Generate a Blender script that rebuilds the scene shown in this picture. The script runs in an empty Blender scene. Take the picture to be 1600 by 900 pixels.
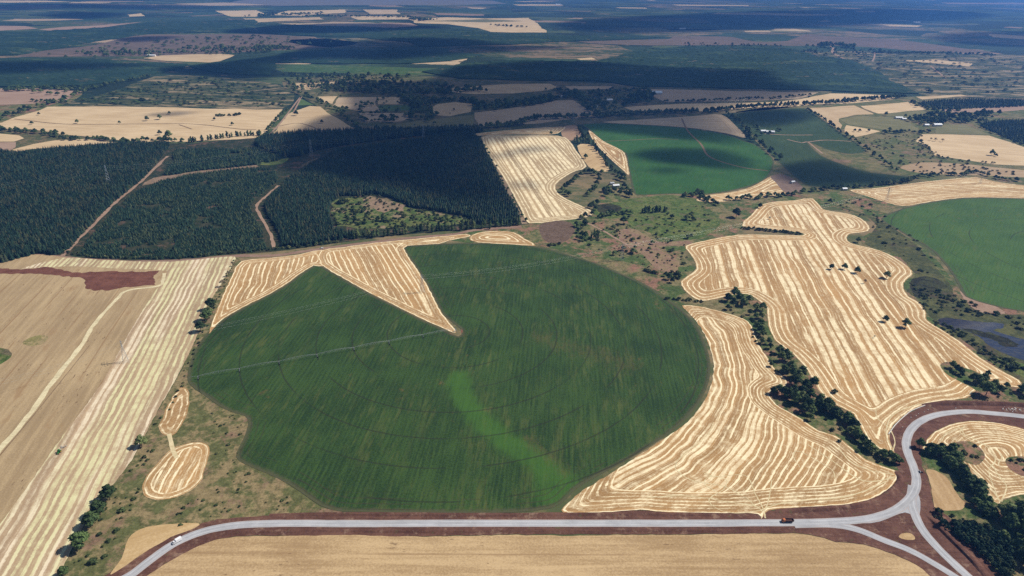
import bpy, bmesh, math, random
import numpy as np
from mathutils import Vector, Matrix, noise as mnoise
from mathutils.geometry import delaunay_2d_cdt

R = math.radians
rng = random.Random(7)
nrng = np.random.default_rng(7)
sc = bpy.context.scene
C = sc.collection

# ------------------------------------------------------------------ camera, sky, sun, exposure
FOC, PITCH, ROLL, HC = 1030.0, R(25.5), R(1.1), 380.0        # focal length in photo pixels (1600 wide)
cam_d = bpy.data.cameras.new('camera'); cam = bpy.data.objects.new('camera', cam_d); C.objects.link(cam)
cam_d.sensor_width = 36.0; cam_d.lens = 36.0 * FOC / 1600.0
cam_d.clip_start = 1.0; cam_d.clip_end = 120000.0
cam.matrix_world = Matrix.Translation((0, 0, HC)) @ Matrix.Rotation(R(90) - PITCH, 4, 'X') @ Matrix.Rotation(ROLL, 4, 'Z')
sc.camera = cam

SUN_AZ, SUN_EL = R(14.0), R(47.0)        # ground angle of the sun measured from +x towards +y, and its height
sun_dir = Vector((math.cos(SUN_AZ) * math.cos(SUN_EL), math.sin(SUN_AZ) * math.cos(SUN_EL), math.sin(SUN_EL)))
world = bpy.data.worlds.new('World'); sc.world = world; world.use_nodes = True
wn = world.node_tree; wn.nodes.clear()
sky = wn.nodes.new('ShaderNodeTexSky'); sky.sky_type = 'NISHITA'; sky.sun_disc = False
sky.sun_elevation = SUN_EL; sky.sun_rotation = R(90) - SUN_AZ
sky.altitude = 300; sky.air_density = 1.0; sky.dust_density = 0.6
bg = wn.nodes.new('ShaderNodeBackground'); bg.inputs['Strength'].default_value = 0.058
wo = wn.nodes.new('ShaderNodeOutputWorld')
wn.links.new(sky.outputs[0], bg.inputs[0]); wn.links.new(bg.outputs[0], wo.inputs[0])
sun_d = bpy.data.lights.new('sun', 'SUN'); sun_d.energy = 5.0; sun_d.angle = R(0.53); sun_d.color = (1.0, 0.95, 0.87)
sun = bpy.data.objects.new('sun', sun_d); C.objects.link(sun)
sun.rotation_euler = sun_dir.to_track_quat('Z', 'Y').to_euler()
sun.location = (0, 0, 900)
sc.view_settings.view_transform = 'Standard'; sc.view_settings.look = 'None'
sc.view_settings.gamma = 1.0; sc.view_settings.exposure = 0.18; sc.view_settings.use_curve_mapping = False
HAZE = 7.4e-5
sc.render.engine = 'CYCLES'
cy = sc.cycles
cy.max_bounces = 4; cy.diffuse_bounces = 2; cy.glossy_bounces = 1; cy.transmission_bounces = 1
cy.volume_bounces = 0; cy.transparent_max_bounces = 12; cy.caustics_reflective = False; cy.caustics_refractive = False
cy.use_denoising = False

# ------------------------------------------------------------------ helpers: photo pixel -> ground
def G(px, py, z=0.0):
    x = (px - 800) / FOC; y = -(py - 450) / FOC
    cr, sr = math.cos(ROLL), math.sin(ROLL)
    x, y = cr * x - sr * y, sr * x + cr * y
    cp, sp = math.cos(PITCH), math.sin(PITCH)
    dy = cp + sp * y; dz = -sp + cp * y
    t = (z - HC) / dz
    return (x * t, dy * t)
def ang(p, q):
    a, b = G(*p), G(*q)
    return math.atan2(b[1] - a[1], b[0] - a[0])
def px_per_m(x, y):
    cp, sp = math.cos(PITCH), math.sin(PITCH)
    return FOC / (y * cp + HC * sp)

def tag(o, label=None, cat=None, group=None, kind=None):
    if label: o['label'] = label
    if cat: o['category'] = cat
    if group: o['group'] = group
    if kind: o['kind'] = kind
    return o
def link(name, me, parent=None):
    o = bpy.data.objects.new(name, me); C.objects.link(o)
    if parent: o.parent = parent
    return o
def empty(name, loc, rz=0.0, label=None, cat=None, group=None):
    o = bpy.data.objects.new(name, None); C.objects.link(o)
    o.location = loc; o.rotation_euler = (0, 0, rz); o.empty_display_size = 1
    return tag(o, label, cat, group)
def mesh(name, verts, faces, mats=()):
    me = bpy.data.meshes.new(name); me.from_pydata([tuple(v) for v in verts], [], [tuple(f) for f in faces])
    for m in mats: me.materials.append(m)
    me.update(); return me

# ------------------------------------------------------------------ node helpers
class S:
    def __init__(s, t, k): s.t, s.k = t, k
    def __add__(s, o): return s.t.m('ADD', s, o)
    def __radd__(s, o): return s.t.m('ADD', o, s)
    def __sub__(s, o): return s.t.m('SUBTRACT', s, o)
    def __rsub__(s, o): return s.t.m('SUBTRACT', o, s)
    def __mul__(s, o): return s.t.m('MULTIPLY', s, o)
    def __rmul__(s, o): return s.t.m('MULTIPLY', o, s)
    def __truediv__(s, o): return s.t.m('DIVIDE', s, o)
class T:
    def __init__(t, name, rough=0.95, spec=0.1):
        t.mat = bpy.data.materials.new(name); t.mat.use_nodes = True
        t.nt = t.mat.node_tree
        t.b = t.nt.nodes['Principled BSDF']
        t.b.inputs['Roughness'].default_value = rough
        t.b.inputs['Specular IOR Level'].default_value = spec
        t._pos = None
    def n(t, ty, **kw):
        nd = t.nt.nodes.new(ty)
        for k, v in kw.items(): setattr(nd, k, v)
        return nd
    def put(t, sock, v):
        if isinstance(v, S): t.nt.links.new(v.k, sock)
        elif isinstance(v, (tuple, list)): sock.default_value = (*v, 1.0) if len(v) == 3 and len(sock.default_value) == 4 else tuple(v)
        else: sock.default_value = v
    def m(t, op, a, b=0.0, c=0.0, clamp=False):
        nd = t.n('ShaderNodeMath', operation=op, use_clamp=clamp)
        t.put(nd.inputs[0], a); t.put(nd.inputs[1], b); t.put(nd.inputs[2], c)
        return S(t, nd.outputs[0])
    def pos(t):
        if t._pos is None:
            g = t.n('ShaderNodeNewGeometry'); sp = t.n('ShaderNodeSeparateXYZ')
            t.nt.links.new(g.outputs['Position'], sp.inputs[0])
            t._pos = (S(t, sp.outputs[0]), S(t, sp.outputs[1]), S(t, sp.outputs[2]))
        return t._pos
    def vec(t, x, y, z=0.0):
        nd = t.n('ShaderNodeCombineXYZ'); t.put(nd.inputs[0], x); t.put(nd.inputs[1], y); t.put(nd.inputs[2], z)
        return S(t, nd.outputs[0])
    def noise(t, x, y, sx, sy=None, detail=2.0, rough=0.55, seed=0.0, dist=0.0):
        """value noise with cells of about sx by sy metres"""
        sy = sy or sx
        nd = t.n('ShaderNodeTexNoise', noise_dimensions='3D')
        t.put(nd.inputs['Vector'], t.vec(x * (1.0 / sx), y * (1.0 / sy), seed * 7.31 + 0.37))
        nd.inputs['Scale'].default_value = 1.0; nd.inputs['Detail'].default_value = detail
        nd.inputs['Roughness'].default_value = rough; nd.inputs['Distortion'].default_value = dist
        return S(t, nd.outputs['Fac'])
    def white(t, v, seed=0.0):
        nd = t.n('ShaderNodeTexWhiteNoise', noise_dimensions='1D'); t.put(nd.inputs['W'], v + seed)
        return S(t, nd.outputs['Value'])
    def ss(t, v, a, b, c=0.0, d=1.0):
        nd = t.n('ShaderNodeMapRange', interpolation_type='SMOOTHSTEP', clamp=True)
        t.put(nd.inputs[0], v)
        for i, q in enumerate((a, b, c, d)): t.put(nd.inputs[i + 1], q)
        return S(t, nd.outputs[0])
    def mix(t, f, a, b):
        nd = t.n('ShaderNodeMix', data_type='RGBA', clamp_factor=True)
        t.put(nd.inputs[0], f); t.put(nd.inputs[6], a); t.put(nd.inputs[7], b)
        return S(t, nd.outputs[2])
    def lerp(t, f, a, b): return a + (b - a) * f if isinstance(a, S) else (b - a) * f + a
    def mul(t, col, f):
        nd = t.n('ShaderNodeMix', data_type='RGBA', blend_type='MULTIPLY', clamp_factor=True); nd.inputs[0].default_value = 1.0
        t.put(nd.inputs[6], col); t.put(nd.inputs[7], t.vec(f, f, f)); return S(t, nd.outputs[2])
    def attr(t, name):
        nd = t.n('ShaderNodeAttribute'); nd.attribute_name = name; return S(t, nd.outputs['Fac'])
    def out(t, col, bump=None, dist=1.0, strength=0.6):
        t.put(t.b.inputs['Base Color'], col)
        if bump is not None:
            nd = t.n('ShaderNodeBump'); nd.inputs['Strength'].default_value = strength; nd.inputs['Distance'].default_value = dist
            t.put(nd.inputs['Height'], bump); t.nt.links.new(nd.outputs[0], t.b.inputs['Normal'])
        return t.mat

def plain(name, col, rough=0.7, spec=0.3, metal=0.0, var=0.12, cell=0.7):
    t = T(name, rough, spec); t.b.inputs['Metallic'].default_value = metal
    tc = t.n('ShaderNodeTexCoord'); nd = t.n('ShaderNodeTexNoise'); nd.inputs['Scale'].default_value = 1.0 / cell
    t.nt.links.new(tc.outputs['Object'], nd.inputs['Vector'])
    f = t.ss(S(t, nd.outputs['Fac']), 0.3, 0.7, 1 - var, 1 + var)
    return t.out(t.mul(col, f))

# ------------------------------------------------------------------ ground materials
def m_stubble(name, a, w=9.5, nh=3.0, dark=(.355, .205, .083), light=(.84, .715, .46), bias=0.5, thin=0.16, seed=1, warp=3.0, warpl=45.0,
              soft=0.16, tint=None, patch=0.5, radial=None):
    """harvested stubble: straw windrows along the rows, around the headland (edge distance) or around a point"""
    t = T(name); x, y, _ = t.pos(); ca, sa = math.cos(a), math.sin(a)
    wx = x + (t.noise(x, y, warpl, seed=seed, detail=1.3) - 0.5) * (warp * 3)
    wy = y + (t.noise(x, y, warpl, seed=seed + 3, detail=1.3) - 0.5) * (warp * 3)
    v = x * ca + y * sa
    u = wy * ca - wx * sa
    if radial:
        dx = wx - radial[0]; dy = wy - radial[1]; u = t.m('SQRT', dx * dx + dy * dy)
    d = t.attr('edge') + (t.noise(x, y, warpl * 0.6, seed=seed + 5, detail=1.3) - 0.5) * (warp * 0.9)
    inner = t.m('GREATER_THAN', d, nh * w)
    s = t.lerp(inner, d * 1.5, u) * (1.0 / w) + 0.14
    i = t.m('FLOOR', s); f = s - i
    rnd = t.white(i, seed * 3.3); rnd2 = t.white(i, seed * 5.1 + 50)
    f = f + (rnd - 0.5) * 0.30
    tri = t.m('ABSOLUTE', f - 0.5) * 2.0
    wob = t.noise(x, y, 3.2, detail=3, rough=0.65, seed=seed) - 0.5
    along = t.noise(u, v, 5.0, 42.0, seed=seed + 8, detail=3)
    tw = tri + wob * 0.60
    fade0 = t.noise(x, y, 11.0, detail=4, rough=0.7, seed=seed + 19)
    line = (1.0 - t.ss(tw - along * 0.34 - (thin - 0.19), 0.0, soft + 0.05)) * t.ss(along + rnd * 0.3 + (fade0 - 0.5) * 0.6, 0.38, 0.78, 0.12, 1.0)
    broad = 1.0 - t.ss(tw + along * 0.35, 0.66, 1.0)
    msk = t.ss(t.noise(u, v, 40.0, 150.0, detail=3, seed=seed + 12) + (rnd - 0.5) * 0.42, 0.56 - (bias - 0.5) * 0.5, 0.66 - (bias - 0.5) * 0.5)
    msk = msk * (inner * 0.75 + 0.25)
    fade = t.ss(t.noise(x, y, 15.0, detail=5, rough=0.7, seed=seed + 21), 0.32, 0.60)
    val = t.lerp(msk, line, broad * (fade * 0.55 + 0.28))
    f2 = t.m('FRACT', s * 3.0 + 0.31 + rnd2 + wob * 0.25); t2 = t.m('ABSOLUTE', f2 - 0.5) * 2.0
    thin2 = (1.0 - t.ss(t2 + wob * 0.5, 0.10, 0.42)) * t.ss(rnd2 + along * 0.6, 0.50, 0.95)
    val = val + thin2 * t.ss(fade0, 0.35, 0.6) * 0.42
    scat = t.ss(t.noise(x, y, 17.0, detail=6, rough=0.72, seed=seed + 31), 0.50, 0.70) * patch
    st = t.noise(u, v, 1.1, 7.0, detail=3, rough=0.7, seed=seed + 33)
    fine = t.noise(x, y, 1.2, detail=3, rough=0.75, seed=seed + 2)
    val = val + scat * 0.45 + (fine - 0.5) * 0.8 + (st - 0.5) * 0.8 + 0.02
    val = t.m('MINIMUM', t.m('MAXIMUM', val, 0.0), 1.0)
    tone = (rnd - 0.5) * 0.26 + t.noise(u, v, 26.0, 120.0, detail=4, seed=seed + 40) * 0.7 + 0.68
    dk = t.mul(dark, tone)
    dk = t.mix(t.ss(t.noise(x, y, 30.0, detail=5, rough=0.7, seed=seed + 44), 0.60, 0.72) * 0.6, dk, (.24, .155, .08))
    if tint is not None:
        light = t.mix(t.ss(t.noise(u, v, 22.0, 400.0, seed=seed + 60), 0.42, 0.55), light, tint)
    return t.out(t.mix(val, dk, light))

def m_tan(name, a, c1=(.38, .25, .12), c2=(.57, .41, .22), speck=0.5, seed=1, streak=5.0):
    t = T(name); x, y, _ = t.pos(); ca, sa = math.cos(a), math.sin(a)
    u = y * ca - x * sa; v = x * ca + y * sa
    big = t.noise(x, y, 90.0, detail=4, seed=seed)
    st = t.noise(u, v, streak, streak * 18, detail=4, rough=0.65, seed=seed + 2)
    fine = t.noise(x, y, 1.5, detail=3, rough=0.7, seed=seed + 3)
    val = big * 0.9 + st * 1.0 + fine * 0.9 - 0.92
    col = t.mix(t.ss(val, 0.2, 0.8), c1, c2)
    sp = t.ss(t.noise(u, v, 2.2, 8.0, detail=3, rough=0.65, seed=seed + 5), 0.62, 0.70) * t.ss(t.noise(x, y, 50.0, detail=3, seed=seed + 6), 0.46, 0.6) * speck
    rt = t.m('ABSOLUTE', t.m('FRACT', u * (1 / 24.0) + (big - 0.5) * 0.12) - 0.5)
    tram = (1.0 - t.ss(rt, 0.012, 0.05)) * t.ss(t.noise(u, v, 24.0, 90.0, seed=seed + 9), 0.36, 0.56) * 0.9 * speck
    col = t.mix(t.ss(t.noise(u, v, 16.0, 60.0, detail=5, rough=0.7, seed=seed + 12), 0.56, 0.70) * speck, col, (.30, .195, .10)); col = t.mix(sp, col, (.13, .075, .04)); col = t.mix(tram, col, (.26, .16, .08))
    return t.out(col)

def m_crop(name, a, c1=(.015, .036, .010), c2=(.041, .081, .018), pivot=None, ringw=39.5, rings=8, lush=False, seed=1, yellow=0.5):
    t = T(name, 0.9, 0.15); x, y, _ = t.pos(); ca, sa = math.cos(a), math.sin(a)
    u = y * ca - x * sa; v = x * ca + y * sa
    s1 = t.noise(u, v, 1.3, 34.0, detail=3, rough=0.6, seed=seed)
    s2 = t.noise(u, v, 5.0, 60.0, detail=3, rough=0.6, seed=seed + 1)
    b = t.noise(x, y, 55.0, detail=4, seed=seed + 2); fine = t.noise(x, y, 2.0, detail=4, rough=0.75, seed=seed + 3)
    val = s1 * 1.0 + s2 * 0.4 + b * 0.8 + fine * 1.4 - 1.3
    rowp = t.m('SINE', u * (6.2832 / 4.6) + (t.noise(x, y, 25.0, seed=seed + 20) - 0.5) * 2.0) * t.ss(t.noise(u, v, 12.0, 50.0, detail=3, seed=seed + 21), 0.35, 0.65)
    val = val + rowp * 0.11
    col = t.mix(t.ss(val, 0.15, 0.85), c1, c2)
    ye = t.ss(t.noise(u, v, 6.0, 38.0, detail=5, rough=0.72, seed=seed + 5), 0.46, 0.70) * t.ss(t.noise(x, y, 75.0, detail=3, seed=seed + 6), 0.36, 0.62)
    col = t.mix(ye * yellow, col, (.115, .125, .035))
    br = t.ss(t.noise(x, y, 14.0, 22.0, detail=5, rough=0.7, seed=seed + 8), 0.60, 0.76) * t.ss(t.noise(x, y, 120.0, detail=2, seed=seed + 9), 0.50, 0.62)
    col = t.mix(br * 0.75, col, (.13, .085, .035))
    d = t.attr('edge')
    if lush:
        lu = t.attr('lush'); dq = t.attr('dry')
        col = t.mix(t.ss(lu + (t.noise(x, y, 14.0, detail=5, rough=0.7, seed=seed + 15) - 0.5) * 1.1 + (s1 - 0.5) * 0.8, 0.25, 1.25) * 0.72, col, (.050, .125, .018))
        col = t.mix(t.ss(dq * t.noise(u, v, 6.0, 16.0, detail=6, rough=0.8, seed=seed + 16), 0.36, 0.66) * 0.38, col, (.12, .088, .034))
    ed = t.ss(d + (t.noise(u, v, 3.0, 3.0, detail=4, seed=seed + 11) - 0.5) * 7.0, 0.5, 6.0)
    col = t.mix(1.0 - ed, col, (.075, .075, .035))
    tr = t.m('ABSOLUTE', t.m('FRACT', d * (1 / 6.0)) - 0.5)
    trk = (1.0 - t.ss(tr, 0.04, 0.14)) * t.ss(d, 26.0, 12.0) * t.ss(t.noise(x, y, 30.0, seed=seed + 17), 0.42, 0.55)
    col = t.mix(trk * 0.55, col, (.045, .038, .022))
    if pivot:
        px, py = pivot
        dx = x - px; dy = y - py
        r = t.m('SQRT', dx * dx + dy * dy) + (t.noise(x, y, 18.0, seed=seed + 12) - 0.5) * 1.2
        k = t.m('FRACT', r * (1.0 / ringw) + 0.5) - 0.5
        ring = (1.0 - t.ss(t.m('ABSOLUTE', k) * ringw, 0.5, 1.15)) * t.ss(r, 20.0, 25.0)
        ring = ring * t.ss(t.noise(x, y, 60.0, detail=1, seed=seed + 13), 0.36, 0.52)
        col = t.mix(ring * 0.6, col, (.022, .024, .014))
        pad = 1.0 - t.ss(r + (t.noise(x, y, 3.0, detail=3, seed=seed + 14) - 0.5) * 4.0, 6.5, 9.0)
        col = t.mix(pad, col, (.22, .085, .058))
    return t.out(col, bump=s1 * 0.4 + fine * 0.6, dist=0.5, strength=0.5)

def m_scrub(name, cols, cells=(38.0, 9.0), seed=1, dark=0.5, bumpd=0.6, sx=1.0, bare=0.0):
    """ground of mixed grass, weeds and bare earth: cols = green, dry, bare"""
    t = T(name); x, y, _ = t.pos()
    a = t.noise(x, y, cells[0] * sx, cells[0], detail=5, rough=0.62, seed=seed, dist=0.6)
    b = t.noise(x, y, cells[0] * 1.3 * sx, cells[0] * 1.3, detail=5, rough=0.65, seed=seed + 4, dist=0.5)
    f = t.noise(x, y, cells[1] * sx, cells[1], detail=5, rough=0.72, seed=seed + 7)
    g = t.noise(x, y, 1.8, detail=3, rough=0.7, seed=seed + 9)
    col = t.mix(t.ss(a + (f - 0.5) * 0.5, 0.42, 0.60), cols[0], cols[1])
    col = t.mix(t.ss(b + (f - 0.5) * 0.4, 0.54 - bare, 0.68 - bare), col, cols[2])
    col = t.mul(col, t.ss(f * 0.6 + g * 0.6, 0.35, 0.85, 1.0 - dark, 1.0 + dark * 0.5))
    return t.out(col, bump=f * 0.6 + g * 0.5, dist=bumpd)

def m_soil(name, c1=(.078, .035, .025), c2=(.165, .082, .057), seed=1, a=0.0, dusty=False):
    t = T(name); x, y, _ = t.pos()
    b = t.noise(x, y, 16.0, detail=5, rough=0.65, seed=seed); f = t.noise(x, y, 2.2, detail=4, rough=0.7, seed=seed + 2)
    s = t.noise(x, y, 28.0, 2.0, detail=3, seed=seed + 3)
    val = b * 0.8 + f * 0.55 + s * 0.45 - 0.4
    col = t.mix(t.ss(val, 0.25, 0.8), c1, c2)
    if dusty: col = t.mix(t.ss(t.noise(x, y, 10.0, detail=5, rough=0.72, seed=seed + 6), 0.54, 0.70) * 0.75, col, (.27, .175, .12)); col = t.mix(t.ss(t.noise(x, y, 7.0, detail=5, rough=0.75, seed=seed + 8), 0.60, 0.70) * 0.8, col, (.10, .095, .04))
    return t.out(col, bump=f * 0.7 + s * 0.6 + b, dist=0.9)

def m_road(name, seed=1):
    t = T(name, 0.9, 0.2); x, y, _ = t.pos()
    e = t.attr('across'); al = t.attr('along')
    b = t.noise(x, y, 12.0, detail=5, rough=0.6, seed=seed); f = t.noise(x, y, 1.0, detail=4, rough=0.7, seed=seed + 2)
    tr = t.m('ABSOLUTE', t.m('ABSOLUTE', e) - 0.42)
    track = (1.0 - t.ss(tr, 0.05, 0.2)) * t.ss(t.noise(e, al, 0.5, 25.0, seed=seed + 5), 0.35, 0.6)
    col = t.mix(t.ss(b * 0.7 + f * 0.5, 0.35, 0.85), (.30, .30, .31), (.43, .43, .44))
    col = t.mix(track * 0.5, col, (.56, .56, .56)); col = t.mix(t.ss(t.noise(e, al, 1.5, 60.0, detail=4, rough=0.7, seed=seed + 8), 0.5, 0.7) * 0.5, col, (.27, .26, .255))
    edge = t.ss(t.m('ABSOLUTE', e) + (f - 0.5) * 0.35 + (b - 0.5) * 0.3, 0.80, 1.0)
    col = t.mix(edge * 0.8, col, (.40, .30, .25))
    return t.out(col, bump=f, dist=0.1)

def m_ground():
    t = T('far_land'); x, y, _ = t.pos()
    wx = x + (t.noise(x, y, 700.0, detail=4, seed=1) - 0.5) * 420; wy = y + (t.noise(x, y, 700.0, detail=4, seed=2) - 0.5) * 420
    def cells(sx, sy, sh):
        nd = t.n('ShaderNodeTexVoronoi', feature='F1'); t.put(nd.inputs['Vector'], t.vec(wx * (1 / sx) + wy * (0.12 / sx) + sh, wy * (1 / sy) - wx * (0.08 / sy))); nd.inputs['Scale'].default_value = 1; nd.inputs['Randomness'].default_value = 0.85
        sp = t.n('ShaderNodeSeparateColor'); t.nt.links.new(nd.outputs['Color'], sp.inputs[0]); return S(t, sp.outputs[0]), S(t, sp.outputs[1]), S(t, sp.outputs[2])
    r1, r2, r3 = cells(950.0, 700.0, 0.0); q1, q2, q3 = cells(420.0, 230.0, 31.7)
    f = t.noise(x, y, 45.0, detail=5, rough=0.72, seed=5); h = t.noise(x, y, 260.0, 90.0, detail=6, rough=0.68, seed=6); g = t.noise(x, y, 11.0, detail=3, rough=0.7, seed=8)
    lef = t.ss(x + y * 0.22, 1500.0, -2500.0)
    forest = t.mix(t.ss(f * 0.7 + g * 0.8, 0.40, 1.0), (.009, .022, .015), (.034, .060, .032))
    forest = t.mul(forest, t.ss(r1 * 0.6 + q1 * 0.4, 0.1, 0.9, 0.6, 1.45))
    light = t.mix(t.ss(f, 0.4, 0.6), (.045, .075, .028), (.085, .10, .042))
    c = t.mix(t.ss(q2 + lef * 0.10, 0.76, 0.78), forest, light)
    scrub = t.mix(t.ss(h + (f - 0.5) * 0.6, 0.44, 0.58), (.04, .06, .026), (.20, .14, .085))
    c = t.mix(t.ss(r2 + lef * 0.2, 0.80, 0.82), c, scrub)
    c = t.mix(t.ss(q3 * 0.75 + r3 * 0.25 + lef * 0.05, 0.905, 0.915), c, t.mix(t.ss(q1, 0.3, 0.7), (.26, .17, .115), (.50, .37, .22)))
    c = t.mix(t.ss(h + (f - 0.5) * 0.35 + lef * 0.03, 0.655, 0.685) * 0.8, c, (.30, .215, .13))
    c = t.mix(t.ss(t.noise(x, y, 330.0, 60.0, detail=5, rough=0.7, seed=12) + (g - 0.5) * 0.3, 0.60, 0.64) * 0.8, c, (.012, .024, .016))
    near = t.mix(t.ss(h + (f - 0.5) * 0.7, 0.42, 0.62), (.075, .090, .036), (.22, .16, .085))
    c = t.mix(t.ss(y, 1250.0, 1500.0), near, c)
    return t.out(c)

# ------------------------------------------------------------------ sheets, ribbons
def smooth_closed(P, n):
    P = np.asarray(P, float)
    if n <= 1: return P
    out = []
    for i in range(len(P)):
        a, b, c, d = P[i - 1], P[i], P[(i + 1) % len(P)], P[(i + 2) % len(P)]
        for k in range(n):
            s = k / n
            out.append(0.5 * (2 * b + (c - a) * s + (2 * a - 5 * b + 4 * c - d) * s * s + (3 * b - a - 3 * c + d) * s ** 3))
    return np.array(out)
def smooth_open(P, n):
    P = np.asarray(P, float); out = []
    for i in range(len(P) - 1):
        a = P[i - 1] if i else 2 * P[0] - P[1]; b, c = P[i], P[i + 1]
        d = P[i + 2] if i + 2 < len(P) else 2 * P[-1] - P[-2]
        for k in range(n):
            s = k / n
            out.append(0.5 * (2 * b + (c - a) * s + (2 * a - 5 * b + 4 * c - d) * s * s + (3 * b - a - 3 * c + d) * s ** 3))
    out.append(P[-1]); return np.array(out)
def inside(pts, poly):
    x, y = pts[:, 0], pts[:, 1]; r = np.zeros(len(pts), bool); n = len(poly)
    for i in range(n):
        x1, y1 = poly[i]; x2, y2 = poly[(i + 1) % n]
        if y1 == y2: continue
        c = ((y1 > y) != (y2 > y)) & (x < (x2 - x1) * (y - y1) / (y2 - y1) + x1)
        r ^= c
    return r
def seg_dist(pts, poly, closed=True, width=None):
    best = np.full(len(pts), 1e9)
    n = len(poly)
    for i in range(n if closed else n - 1):
        a = poly[i]; b = poly[(i + 1) % n]; ab = b - a; L = (ab ** 2).sum()
        t = np.clip(((pts - a) @ ab) / max(L, 1e-9), 0, 1)
        q = a + t[:, None] * ab
        d = np.hypot(*(pts - q).T)
        if width is not None: d = d / (width[i] + (width[i + 1] - width[i]) * t)
        best = np.minimum(best, d)
    return best
def soft_dist(pts, P):
    """edge distance whose level lines turn corners in a curve, as a machine does"""
    B = densify(P, 3.0); seg = np.hypot(*(np.roll(B, -1, 0) - B).T); I = np.zeros(len(pts))
    for k in range(0, len(pts), 2000):
        d2 = ((pts[k:k + 2000, None, :] - B[None]) ** 2).sum(2) + 1.0; I[k:k + 2000] = (seg[None] * d2 ** -2.5).sum(1)
    ds = (1.3333 / I) ** .25; d = seg_dist(pts, P); w = np.clip((d - 3) / 5, 0, 1)
    return d * (1 - w) + ds * w
def densify(P, step, jit=0.0):
    out = []
    for i in range(len(P)):
        a, b = P[i], P[(i + 1) % len(P)]; n = max(1, int(np.hypot(*(b - a)) / step))
        for k in range(n): out.append(a + (b - a) * k / n)
    out = np.array(out)
    if jit:
        for q in out:
            q += np.array([mnoise.noise((q[0] / (step * 2.2), q[1] / (step * 2.2), 3.1)), mnoise.noise((q[0] / (step * 2.2), q[1] / (step * 2.2), 8.7))]) * jit
    return out
def area(P): return 0.5 * abs(np.dot(P[:, 0], np.roll(P[:, 1], 1)) - np.dot(P[:, 1], np.roll(P[:, 0], 1)))
def cdt(P, inner):
    allp = np.vstack([P, inner]) if len(inner) else P
    n = len(P)
    vs, es, fs, *_ = delaunay_2d_cdt([Vector((float(p[0]), float(p[1]))) for p in allp], [(i, (i + 1) % n) for i in range(n)], [], 1, 1e-4)
    return np.array([(v.x, v.y) for v in vs]), fs
def world_poly(px, smooth=3): return smooth_closed([G(*p) for p in px], smooth)
def grid_in(P, step, margin=0.6, jit=0.25):
    lo, hi = P.min(0), P.max(0)
    gx, gy = np.meshgrid(np.arange(lo[0], hi[0], step), np.arange(lo[1], hi[1], step))
    q = np.stack([gx.ravel(), gy.ravel()], 1); q = q + nrng.uniform(-jit, jit, q.shape) * step
    q = q[inside(q, P)]
    if margin > 0 and len(q): q = q[seg_dist(q, P) > margin * step]
    return q
def sheet(name, px, z, mat, step=0.0, smooth=3, jit=0.0, jstep=6.0, extra=None, world_pts=None, edge=None):
    P = world_poly(px, smooth) if world_pts is None else world_pts
    if name == 'stubble_field' and not jit: jit, jstep = .9, 3.0
    if jit: P = densify(P, jstep, jit)
    inner = np.zeros((0, 2))
    if step:
        step = max(step, math.sqrt(area(P) / 14000)); inner = grid_in(P, step)
    v, f = cdt(P, inner)
    me = mesh(name, [(a, b, z) for a, b in v], f, [mat])
    if step:
        at = me.attributes.new('edge', 'FLOAT', 'POINT'); at.data.foreach_set('value', (edge(v, P) if edge else soft_dist(v, P) if name == 'stubble_field' else seg_dist(v, P)).astype(np.float32))
        for k, fn in (extra or {}).items():
            at = me.attributes.new(k, 'FLOAT', 'POINT'); at.data.foreach_set('value', fn(v).astype(np.float32))
    return tag(link(name, me), kind='structure')
def ribbon(name, pts, w, z, mat, n=6, world_pts=False, jit=0.0, crown=0.0):
    P = smooth_open(pts if world_pts else [G(*p) for p in pts], n)
    P = np.array([P[0]] + [q for p, q in zip(P[:-1], P[1:]) if np.hypot(*(q - p)) > 0.3])
    tan = np.gradient(P, axis=0); tan /= np.linalg.norm(tan, axis=1)[:, None]; nor = np.stack([-tan[:, 1], tan[:, 0]], 1)
    s = np.concatenate([[0], np.cumsum(np.hypot(*np.diff(P, axis=0).T))])
    cross = (-1.0, -0.6, 0.0, 0.6, 1.0)
    vs, fs, ac, al = [], [], [], []
    for i in range(len(P)):
        ww = w(s[i] / s[-1]) if callable(w) else w
        for c in cross:
            k = ww * 0.5 * c + (jit * mnoise.noise((P[i][0] / 7, P[i][1] / 7, c * 9)) if abs(c) == 1 else 0)
            q = P[i] + nor[i] * k
            vs.append((q[0], q[1], z + crown * (1 - c * c))); ac.append(c); al.append(s[i])
    m = len(cross)
    for i in range(len(P) - 1):
        for j in range(m - 1): fs.append((i * m + j + 1, i * m + j, (i + 1) * m + j, (i + 1) * m + j + 1))
    me = mesh(name, vs, fs, [mat])
    for k, d in (('across', ac), ('along', al)):
        at = me.attributes.new(k, 'FLOAT', 'POINT'); at.data.foreach_set('value', np.array(d, np.float32))
    return tag(link(name, me), kind='structure')

# ------------------------------------------------------------------ the ground sheet
gx = np.concatenate([np.linspace(-26000, -3000, 12), np.linspace(-2500, 2500, 21), np.linspace(3000, 46000, 16)])
gy = np.concatenate([np.linspace(-600, 3000, 19), np.linspace(3500, 12000, 18), np.linspace(14000, 62000, 14)])
vs = [(x, y, 0.0) for y in gy for x in gx]; nx = len(gx)
fs = [(j * nx + i, j * nx + i + 1, (j + 1) * nx + i + 1, (j + 1) * nx + i) for j in range(len(gy) - 1) for i in range(nx - 1)]
tag(link('ground', mesh('ground', vs, fs, [m_ground()])), kind='structure')

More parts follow.
